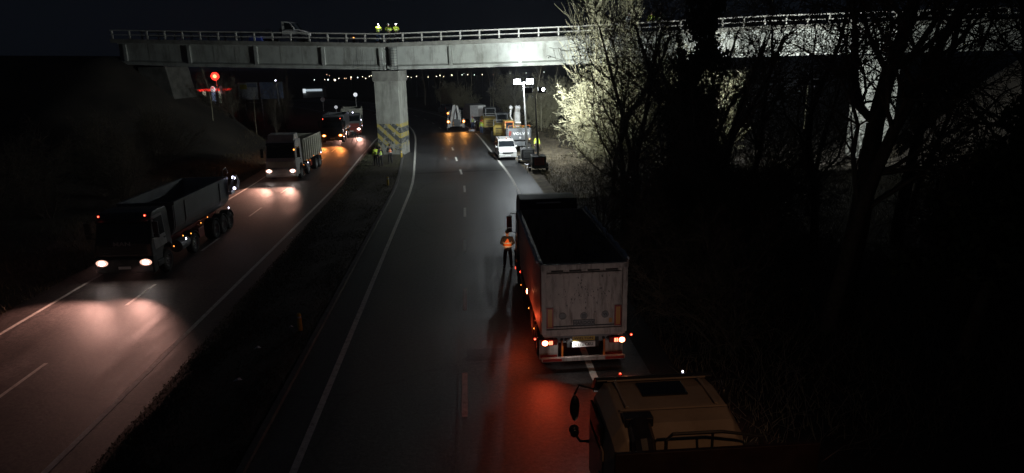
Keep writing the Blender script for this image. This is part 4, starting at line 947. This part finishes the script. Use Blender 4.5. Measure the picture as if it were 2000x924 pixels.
def pole_sign(nm,lab,x,y,z,rad,m):
    gz=ground_z(x,y); o=thing(nm,lab,'road sign',(x,y,gz)); MB().tube([(0,.06,0),(0,.06,z-gz)],.04,8).build('pole','galv',o); d=MB().lathe([(-.02,0),(-.02,rad),(.02,rad),(.02,0)],(0,0,z-gz),'y',24).build('disc',m,o)
    MB().lathe([(-.03,rad*.25),(-.024,rad*.32)],(0,0,z-gz),'y',16).build('centre_mark','grey_ink',d); return o
pole_sign('round_sign','bright round white sign with its reflected light painted as glow above the road left of the pier',-17.24,110,4.17,.3,emit('reflected_glow',(.9,.95,1),.9))  # disc emission stands in for light the sign reflects
pole_sign('round_sign','small white oval sign on a thin post behind the farthest truck',-22.6,122,1.6,.28,emit('reflected_glow2',(.9,.95,1),.45))  # reflected light put in as a fainter glow here too
pole_sign('round_sign','dull grey round sign on a post at the far road edge',-27.8,137,2.2,.42,'board_grey')
o=thing('added_street_lamp','added sodium street lamp on a tall pole behind the viewpoint','street lamp',(6.2,-4,-.1)); MB().tube([(0,0,0),(0,0,12.3),(-.4,.3,12.7),(-1.4,1.1,12.8)],.09,8).build('pole','galv',o)  # unseen lamp added to warm the foreground cab
MB().box((-1.7,1.35,12.78),(.8,.35,.16),rot=(0,0,R(-38))).build('lamp_head','grey_paint',o); MB().box((-1.7,1.35,12.69),(.6,.26,.02),rot=(0,0,R(-38))).build('lens',emit('sodium',(1,.45,.12),12),o)
l=light('SPOT',(-1.7,1.35,12.6),900,(1,.52,.27),o,spot_size=R(22),spot_blend=1,shadow_soft_size=.2); aim(l,(-.7,12.3,-9.4))
for (x,y,lab,sz) in ((-6.35,22.6,'small pale scrap of litter beside the nearest yellow marker post',.09),(-7.0,20.9,'crumpled pale wrapper lying in the median grass',.12),(-6.9,18.6,'flat pale litter scrap on the median nearest the camera',.14),(-9.4,35.3,'small pale scrap on the left shoulder edge of the median',.1)):
    q=MB(); q.add([(-sz,-sz*.4,0),(sz*.2,-sz*.6,.05),(sz,0,.01),(sz*.3,sz*.5,.06),(-sz*.6,sz*.4,.02),(0,0,.09)],[(0,1,5),(1,2,5),(2,3,5),(3,4,5),(4,0,5),(4,3,2,1,0)]); o=q.build('litter','white_cloth',None,loc=(x,y,.15)); tag(o,lab,'litter')
# filling station on the left
sx0,sy0=-40.2,115.; gz=ground_z(-41,115)
o=thing('fuel_station','lit filling station canopy with red edge and pale pumps left of the road','fuel station',(-41.2,115.5,gz))
H=lambda z:z-gz
q=MB(); q.box((0,2,H(5.15)),(4.2,4,.26)); q.build('canopy','canopy_red',o)
for x in(-1.1,1.25): MB().box((x,.4,H(4.0)),(.32,.4,2.0)).build('pump','pump_white',o); 
for x in(-1.6,1.6): MB().tube([(x,2,0),(x,2,H(5.0))],.1,8).build('column','galv',o)
o=thing('price_totem','lit totem with pale and blue panels and red top beside the canopy','sign',(-40.25,114.2,ground_z(-40.2,114.2)),R(-8))
q=MB(); q.box((0,0,H(4.2)),(.5,.3,1.3)); q.build('lower_panel',emit('totem_blue',(.45,.6,1),.5),o); MB().ball((0,0,H(5.4)),.42,.2,.5,14,8).build('upper_panel',emit('totem_pale',(1,.85,.85),.8),o); MB().box((0,-.21,H(5.62)),(.4,.06,.2)).build('red_band','canopy_red',o); MB().tube([(0,.2,0),(0,.2,H(3.6))],.1,8).build('column','galv',o)
o=thing('banner_flag','pinkish tilted banner on a post right of the totem','banner',(-39.0,114.2,ground_z(-39,114.2))); MB().box((0,0,H(5.4)),(.42,.05,1.2),rot=(0,R(-8),0)).build('cloth',emit('banner',(1,.55,.6),.28),o); MB().tube([(0,.05,0),(0,.05,H(6.0))],.05,6).build('pole','galv',o)
o=thing('red_lamp_sign','glowing round red sign on a mast above the filling station','sign',(-39.95,115.0,ground_z(-40,115))); MB().tube([(0,.3,0),(0,.3,H(7.4))],.1,8).build('mast','galv',o); d=MB().lathe([(.1,0),(.1,.62),(-.1,.62),(-.12,0)],(0,0,H(7.43)),'y',28).build('disc','sign_red',o); MB().lathe([(-.14,.3),(-.16,0)],(0,0,H(7.43)),'y',20).build('centre',emit('sign_hot',(1,.3,.12),4),d)
light('POINT',(0,-1.2,H(7.4)),260,(1,.03,.02),o,shadow_soft_size=.5)
# billboard
gz=ground_z(-27.4,95); o=thing('billboard','wide unlit billboard with two panels standing among bare trees on the left','billboard',(-27.4,95,gz),0)
b1=MB().box((-1.55,0,6.72-gz-1.1),(2.5,.12,2.2)).build('left_panel','board_grey',o); b2=MB().box((1.45,.25,6.72-gz-1.1),(2.9,.12,2.2),rot=(0,0,R(10))).build('right_panel','board_blue',o)
MB().box((-2.1,-.066,6.72-gz-.55),(.9,.01,.6)).build('yellow_patch','board_yellow',b1); MB().box((-1.0,-.066,6.72-gz-.35),(1.2,.01,.5)).build('blue_patch','board_blue',b1)
for x in(-2.2,0,2.2): MB().tube([(x,.3,0),(x,.3,6.6-gz)],.09,8).build('post','galv',o)
lamp(o,'spot_lamp',(2.3,-.4,6.95-gz),.09,'blue_lens','y',.08)
# far lit building and town lamps in the valley
x,y=-60.6,280; gz=ground_z(x,y); o=thing('far_building','long low lit building in the dark valley left of the pier','building',(x+.3,y,gz))
MB().box((0,3,(0-gz)/2-.5),(8,5.5,-gz-1)).build('wall','wall_panel',o); MB().box((.3,.2,-1.15-gz),(6.4,.3,.8)).build('lit_fascia','office_light',o); MB().box((-3.4,.0,-1.3-gz),(.9,.5,1.7)).build('lit_sign',emit('office_sign',(.85,.95,1),.9),o); MB().prism([(-.3,-.6-gz),(5.9,-.6-gz),(5.9,-.4-gz),(3,.5-gz),(-.3,-.4-gz)],-4.2,4.2).build('roof','grey_paint',o)
TL=[(100,108,'c',1),(185,106,'w',.7),(211,107,'c',1.2),(267,110,'w',1.9),(299,97,'w',.9),(345,96,'d',1),(358,96,'d',.9),(399,87,'w',1.1),(397,101,'d',1),(452,89,'c',1),(492,83,'w',.8),(517,97,'w',.8),(548,80,'w',.8),(563,74,'w',.7),(860,82,'w',1.1),(888,89,'w',.7),(931,80,'w',1),(1026,85,'w',.8),(1094,80,'w',.9),(1122,73,'w',1),(1152,82,'w',.8),(1218,70,'w',1.1),(1302,68,'c',.8),(1317,57,'c',.5),(1348,66,'w',.9),(1402,68,'c',.8),(1467,66,'w',.9),(1555,64,'d',.5),(1694,56,'c',.6),(1823,52,'c',.5),(1968,46,'c',.8),(200,65,'d',.6),(222,75,'d',.6)]
fz=Vector((f.x,f.y,f.z)); rg=random.Random(2)
for i,(cx_,cy_,k,sz) in enumerate(TL):
    px,py=590+cx_*.24,130+cy_*.24; d=fz+r2*((px-1000)/1333)-u2*((py-462)/1333); yy=rg.uniform(255,330); d=d*(yy/d.y)
    x,z=d.x,9+d.z; gz=ground_z(x,yy)
    nm={'w':'warm white','c':'cool white','d':'dim orange'}[k]; side='left' if px<757 else 'right'
    o=thing('distant_street_lamp','distant %s street lamp in the valley, %s of the striped pier'%(nm,side),'street lamp',(x,yy,gz),0,'%s valley lamps %s of the pier'%(nm,side))
    if max(.5,z-gz)>0: MB().tube([(0,.4,0),(0,.4,max(.4,z-gz)),(0,0,max(.4,z-gz)+.3)],.05,5).build('pole','black_plastic',o)
    MB().ball((0,0,z-gz),.17*sz,n=8,m=6).build('lamp_head',{'w':'town_warm','c':'town_cool','d':'town_dim'}[k],o)
# ------------------------------------------------------------------ vegetation
def segmesh(name,segs,n,m,seed=0):
    S=np.array(segs,dtype=np.float64)   # p0 p1 r0 r1
    if len(S)==0: return bpy.data.meshes.new(name)
    p0,p1,r0,r1=S[:,0:3],S[:,3:6],S[:,6],S[:,7]
    t=p1-p0; t/=np.linalg.norm(t,axis=1,keepdims=True)+1e-9
    a=np.cross(t,np.where(np.abs(t[:,2:3])<.9,[[0,0,1.]],[[1.,0,0]])); a/=np.linalg.norm(a,axis=1,keepdims=True)+1e-9; b=np.cross(t,a)
    K=len(S); V=np.zeros((K,2*n,3))
    for k in range(n):
        th=2*math.pi*k/n; o=a*math.cos(th)+b*math.sin(th)
        V[:,k]=p0+o*r0[:,None]; V[:,n+k]=p1+o*r1[:,None]
    base=(np.arange(K)*2*n)[:,None]
    F=np.concatenate([np.stack([base[:,0]+k,base[:,0]+(k+1)%n,base[:,0]+n+(k+1)%n,base[:,0]+n+k],1) for k in range(n)],0)
    me=bpy.data.meshes.new(name); me.vertices.add(K*2*n); me.vertices.foreach_set('co',V.reshape(-1)); me.loops.add(F.size); me.loops.foreach_set('vertex_index',F.reshape(-1).astype(np.int32))
    me.polygons.add(len(F)); me.polygons.foreach_set('loop_start',np.arange(0,F.size,4,dtype=np.int32)); me.materials.append(M[m]); me.update(calc_edges=True); me.polygons.foreach_set('use_smooth',[True]*len(F))
    return me
def leafmesh(name,pts,size,m,seed):
    rs=np.random.RandomState(seed); P=np.array(pts); K=len(P); a=rs.normal(size=(K,3)); a/=np.linalg.norm(a,axis=1,keepdims=True); b=np.cross(a,rs.normal(size=(K,3))); b/=np.linalg.norm(b,axis=1,keepdims=True)
    sz=size*rs.uniform(.5,1.4,(K,1)); V=np.stack([P-a*sz,P+b*sz*.5,P+a*sz,P-b*sz*.5],1)
    me=bpy.data.meshes.new(name); me.vertices.add(K*4); me.vertices.foreach_set('co',V.reshape(-1)); me.loops.add(K*4); me.loops.foreach_set('vertex_index',np.arange(K*4,dtype=np.int32)); me.polygons.add(K); me.polygons.foreach_set('loop_start',np.arange(0,K*4,4,dtype=np.int32)); me.materials.append(M[m]); me.update(calc_edges=True); return me
def grow(rg,p,d,L,r,lv,P,out,tips):
    n=P['n'][min(lv,len(P['n'])-1)]; st=L/n; p=Vector(p); d=Vector(d).normalized(); rr=r
    for i in range(n):
        j=P['jit'][min(lv,len(P['jit'])-1)]
        d=(d+Vector((rg.gauss(0,j),rg.gauss(0,j),rg.gauss(0,j)))+Vector((0,0,P['up'][min(lv,len(P['up'])-1)]))).normalized()
        q=p+d*st; r1=max(P['rmin'],r*(1-(i+1)/n*P['taper']))
        out[min(lv,1)].append((*p,*q,rr,r1)); p=q; rr=r1
        if lv<P['lv'] and (i+1)/n>P['start'][min(lv,len(P['start'])-1)]:
            k=P['kids'][min(lv,len(P['kids'])-1)]; c=int(k)+(rg.random()<k-int(k))
            for _ in range(c):
                ax=d.orthogonal().normalized(); ax.rotate(Matrix.Rotation(rg.uniform(0,6.283),3,d)); an=R(rg.uniform(*P['ang'][min(lv,len(P['ang'])-1)]))
                nd=d*math.cos(an)+ax*math.sin(an); ln=L*rg.uniform(*P['len'][min(lv,len(P['len'])-1)])*(1-.45*(i/n))
                grow(rg,p,nd,ln,max(P['rmin'],rr*P['rk']),lv+1,P,out,tips)
    tips.append(p)
def make_tree(name,seed,H,r,P,m0='bark',m1='twig',leaves=0,lsize=.06,stems=1,sspread=0.,lm='dead_leaf',nb=3):
    rg=random.Random(seed); out=[[],[]]; tips=[]
    for k in range(stems):
        a=rg.uniform(0,6.28); sp=sspread*rg.uniform(.3,1)
        grow(rg,(rg.gauss(0,.25)*(stems>1),rg.gauss(0,.25)*(stems>1),-.2),(math.cos(a)*sp,math.sin(a)*sp,1),H*(1 if stems==1 else rg.uniform(.65,1)),r*(1 if stems==1 else rg.uniform(.6,1)),0,P,out,tips)
    tm=segmesh('trunk',out[0],8,m0); cm=segmesh('crown',out[1],nb,m1); lmh=None
    if leaves:
        S=out[1]; pts=[]
        for _ in range(leaves):
            s_=S[rg.randrange(len(S))]; t=rg.random(); pts.append([s_[i]+(s_[i+3]-s_[i])*t+rg.gauss(0,lsize*1.2) for i in range(3)])
        lmh=leafmesh('dead_leaves' if lm=='dead_leaf' else 'foliage',pts,lsize,lm,seed)
    return (name,tm,cm,lmh,len(out[1]))
PT=dict(n=[9,6,5,4],jit=[.07,.16,.2,.24],up=[.02,.05,.03,.0],taper=.75,rmin=.007,lv=3,start=[.3,.15,.1],kids=[2.2,1.7,1.8],ang=[(28,62),(25,65),(25,70)],len=[(.34,.55),(.4,.6),(.4,.65)],rk=.52)
PS=dict(PT,lv=3,start=[.12,.1,.1],kids=[1.9,1.7,1.7],n=[7,5,4,3],len=[(.38,.6),(.4,.62),(.4,.65)],jit=[.12,.2,.24,.28],ang=[(25,60),(25,65),(25,70)])
PP=dict(PT,n=[16,9,6],lv=2,up=[.03,.3,.12],start=[.12,.1],kids=[3.6,2.0],ang=[(32,62),(20,50)],len=[(.24,.42),(.3,.55)],jit=[.03,.13,.16],rk=.35,taper=.8,rmin=.015)
PB=dict(PT,n=[12,5,4],lv=2,up=[.05,.06,.0],start=[.3,.2],kids=[2.4,1.8],ang=[(30,60),(30,60)],len=[(.16,.28),(.4,.6)],jit=[.04,.15,.2],rk=.4,rmin=.009)
PI=dict(PT,n=[12,6,4],lv=2,start=[.08,.1],kids=[5,2.4],len=[(.14,.24),(.4,.6)],ang=[(55,90),(30,70)],up=[.03,.0,.0],rk=.3)
K={}
K['big']=make_tree('bare_tree',11,15,.42,dict(PT,start=[.34,.15,.1],rmin=.011),leaves=500,lsize=.05)
K['big2']=make_tree('bare_tree',23,13,.3,dict(PT,start=[.25,.15,.1],rmin=.011),leaves=800,lsize=.05)
K['mid']=make_tree('bare_tree',31,10.5,.19,dict(PS,start=[.2,.1,.1],kids=[2.1,1.6,1.5],rmin=.0105),leaves=600,lsize=.06)
K['mid2']=make_tree('bare_tree',47,11,.19,dict(PS,start=[.2,.1,.1],kids=[2.1,1.6,1.5],rmin=.0105),leaves=900,lsize=.06)
K['shrub']=make_tree('bare_shrub',5,6.2,.07,dict(PS,lv=2,kids=[2.6,2.6],rmin=.009),stems=9,sspread=.75,leaves=500,lsize=.05)
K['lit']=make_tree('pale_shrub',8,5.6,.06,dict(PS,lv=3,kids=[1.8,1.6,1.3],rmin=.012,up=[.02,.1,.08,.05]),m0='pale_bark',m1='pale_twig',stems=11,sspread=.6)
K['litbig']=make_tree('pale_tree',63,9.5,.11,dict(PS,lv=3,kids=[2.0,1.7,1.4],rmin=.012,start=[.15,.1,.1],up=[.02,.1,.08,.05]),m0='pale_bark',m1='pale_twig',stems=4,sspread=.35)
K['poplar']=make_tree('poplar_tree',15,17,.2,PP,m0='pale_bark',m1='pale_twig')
K['sap']=make_tree('slender_tree',19,9,.07,PB,m0='bark',m1='twig')
K['sap2']=make_tree('slender_tree',29,8,.06,PB,m0='pale_bark',m1='twig')
K['ivy']=make_tree('ivy_clad_tree',37,13.5,.28,PI,leaves=16000,lsize=.17,lm='leaf')
K['round']=make_tree('evergreen_tree',41,9.5,.25,dict(PI,start=[.3,.1],len=[(.2,.33),(.4,.6)]),leaves=16000,lsize=.16,lm='leaf')
def plant(k,x,y,label,cat='tree',group=None,rz=0,s=1,lean=(0,0),z=None):
    nm,tm,cm,lm,_=K[k]; o=thing(nm,label,cat,(x,y,(ground_z(x,y) if z is None else z)),rz,group); o.rotation_euler=(R(lean[0]),R(lean[1]),rz); o.scale=(s,)*3 if not isinstance(s,tuple) else s
    obj('trunk',tm,o); c_=obj('crown',cm,o)
    if lm: obj('dead_leaves' if lm.name.startswith('dead') else 'foliage',lm,o)
    return o
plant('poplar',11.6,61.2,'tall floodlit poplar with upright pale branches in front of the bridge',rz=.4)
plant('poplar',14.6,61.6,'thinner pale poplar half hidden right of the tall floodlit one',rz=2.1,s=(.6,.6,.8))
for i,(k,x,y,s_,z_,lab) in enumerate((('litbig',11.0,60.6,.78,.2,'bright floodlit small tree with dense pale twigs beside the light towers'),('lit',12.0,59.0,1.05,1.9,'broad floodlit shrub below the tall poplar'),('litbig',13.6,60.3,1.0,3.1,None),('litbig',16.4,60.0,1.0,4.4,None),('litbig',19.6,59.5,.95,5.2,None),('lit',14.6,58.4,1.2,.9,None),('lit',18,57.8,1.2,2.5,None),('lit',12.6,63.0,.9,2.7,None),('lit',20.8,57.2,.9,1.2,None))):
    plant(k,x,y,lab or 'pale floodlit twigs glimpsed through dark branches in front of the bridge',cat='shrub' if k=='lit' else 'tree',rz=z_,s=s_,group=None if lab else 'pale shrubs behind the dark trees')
plant('big',13.4,22.5,'thickest dark trunk forking in front of the right bridge pier',rz=1.2,s=1.0)
plant('big2',11.6,20.3,'dark leaning trunk just left of the thickest forked one',rz=2.7,s=.95,lean=(0,-5))
dark=[('mid',7.9,33,0,1),('mid2',8.8,38,1.3,1),('mid',10.4,41,2.6,1.05),('mid2',9.3,30,3.9,.95),('mid2',11.6,35,5.1,1.05),('mid',12.8,44,.8,1.05),('mid2',14.6,40,1.9,1),('big2',16.2,42,3.3,.8),('mid',19.2,37,5.9,.9),('big',20.8,31,.6,.8),('mid',24,35,4.4,1.1),('big2',26,30,5.2,1),('mid2',15.6,29,.3,1.05),('mid',9.6,44.5,4.1,.9),('mid2',8.2,35.5,2.2,.8),('mid',12.4,38.5,5.3,1),('mid2',10.6,27,.9,.95),('mid',14.4,33.5,3.7,1)]
for k,x,y,rz,s_ in dark: plant(k,x,y,'bare dark tree silhouetted against the floodlit bridge on the right',rz=rz,s=s_,group='dark bare trees on the right bank')
plant('ivy',11.4,35.6,'dense black ivy-clad tree rising past the bridge deck',rz=1,s=(.62,.62,1.05))
plant('ivy',13.6,37.0,'second dense dark ivy-clad tree, right of the tall one under the bridge',rz=3,s=(.8,.8,.5))
plant('round',14.6,18.0,'solid dark evergreen crown at the right edge of the view',rz=2,s=.9)
for k,(x,y,rz,s_) in enumerate(((7.2,36,1.1,.75),(7.6,27.5,2.3,.8),(9.5,24,3.5,.95),(8.3,19.5,4.4,.8),(11,28,5.2,1),(13,32,.7,1),(16,36,1.7,1),(17.5,22,2.8,1.1),(20,24,5.7,1.1))):
    plant('shrub',x,y,'dark bare shrub in the thicket along the right verge',cat='shrub',rz=rz,s=s_,group='dark shrubs on the right verge')
rg=random.Random(77)
for i in range(20):
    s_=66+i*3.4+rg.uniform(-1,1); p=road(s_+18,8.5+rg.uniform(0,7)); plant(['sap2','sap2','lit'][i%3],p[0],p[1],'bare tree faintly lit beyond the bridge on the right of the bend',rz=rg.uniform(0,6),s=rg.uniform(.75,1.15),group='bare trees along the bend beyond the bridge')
for i in range(14):
    x=-19.5-rg.uniform(0,13); y=72+i*2.6+rg.uniform(-2,2)
    if abs(x+27.4)<4 and y<95: x-=0
    plant(['sap2','sap','shrub'][i%3],x-(y-70)*.12,y,'thin bare tree in the dark scrub left of the road beyond the bridge',rz=rg.uniform(0,6),s=rg.uniform(.7,1.0),group='thin bare trees left beyond the bridge')
for i in range(13):
    x=-20.5-rg.uniform(0,6); y=24+i*3.1; plant('shrub',x,y,'dark bare shrub on the unlit left bank',cat='shrub',rz=rg.uniform(0,6),s=rg.uniform(.6,.9),group='dark shrubs on the left bank')
# grass: one mass each
def grass(name,n,sampler,m,hmin,hmax,seed):
    rs=np.random.RandomState(seed); V=[]; 
    for i in range(n):
        x,y,z=sampler(rs); a=rs.uniform(0,6.28); h=rs.uniform(hmin,hmax); w_=.012+.01*rs.rand(); lx,ly=rs.normal(0,h*.4,2)
        V+=[(x-w_*math.cos(a),y-w_*math.sin(a),z),(x+w_*math.cos(a),y+w_*math.sin(a),z),(x+lx,y+ly,z+h)]
    q=MB(); q.v=V; q.f=[(3*i,3*i+1,3*i+2) for i in range(n)]; q.mi=[0]*n
    me=bpy.data.meshes.new(name); me.from_pydata(q.v,[],q.f); me.materials.append(M[m]); o=obj(name,me); o['kind']='stuff'; return o
def smed(rs):
    s_=10+70*rs.rand()**1.3; aL=-8.9-.75*min(1,max(0,(s_-12)/45)); o_=aL+(-5.55-aL)*rs.rand(); p=road(s_,o_,.09); return p
grass('median_grass',60000,smed,'grass',.03,.085,1)
def sright(rs):
    s_=14+95*rs.rand(); o_=6+12*rs.rand()**1.6; p=road(s_,o_); return (p[0],p[1],ground_z(p[0],p[1])-.02)
grass('verge_grass',26000,sright,'dry_grass',.1,.45,2)
def sleft(rs):
    s_=12+75*rs.rand(); o_=-18.0-5*rs.rand()**1.5; p=road(s_,o_); return (p[0],p[1],ground_z(p[0],p[1])-.02)
grass('verge_grass',16000,sleft,'dry_grass',.08,.35,3)
# undergrowth on the right bank: uncountable brushwood
rg=random.Random(9); segs=[]
for i in range(7000):
    x=rg.uniform(6.3,38); y=rg.uniform(13,56.5)
    if x<6.8+max(0,(y-48))*.2: continue
    z=ground_z(x,y); p=Vector((x,y,z)); d=Vector((rg.gauss(0,.5),rg.gauss(0,.5),1)).normalized(); L=rg.uniform(.5,2.2); rr=.012
    for k in range(3):
        d=(d+Vector((rg.gauss(0,.25),rg.gauss(0,.25),rg.gauss(0,.15)))).normalized(); q_=p+d*L/3; segs.append((*p,*q_,rr,rr*.7)); rr*=.7
        if k: 
            e=(d+Vector((rg.gauss(0,.8),rg.gauss(0,.8),rg.gauss(0,.4)))).normalized(); segs.append((*q_,*(q_+e*L*.3),rr,rr*.5))
        p=q_
o=obj('undergrowth',segmesh('undergrowth',segs,3,'twig')); o['kind']='stuff'
# ------------------------------------------------------------------ haze
if HAZE>0:
    q=MB().box((0,950,6),(3300,2600,30))
    m=bpy.data.materials.new('haze'); m.use_nodes=True; nt=m.node_tree; nt.nodes.clear(); o_=nt.nodes.new('ShaderNodeOutputMaterial'); v_=nt.nodes.new('ShaderNodeVolumePrincipled'); v_.inputs['Density'].default_value=HAZE; v_.inputs['Color'].default_value=(.9,.93,1,1); v_.inputs['Anisotropy'].default_value=.6
    nt.links.new(v_.outputs[0],o_.inputs['Volume']); ho=q.build('haze',m); struct(ho,'stuff')
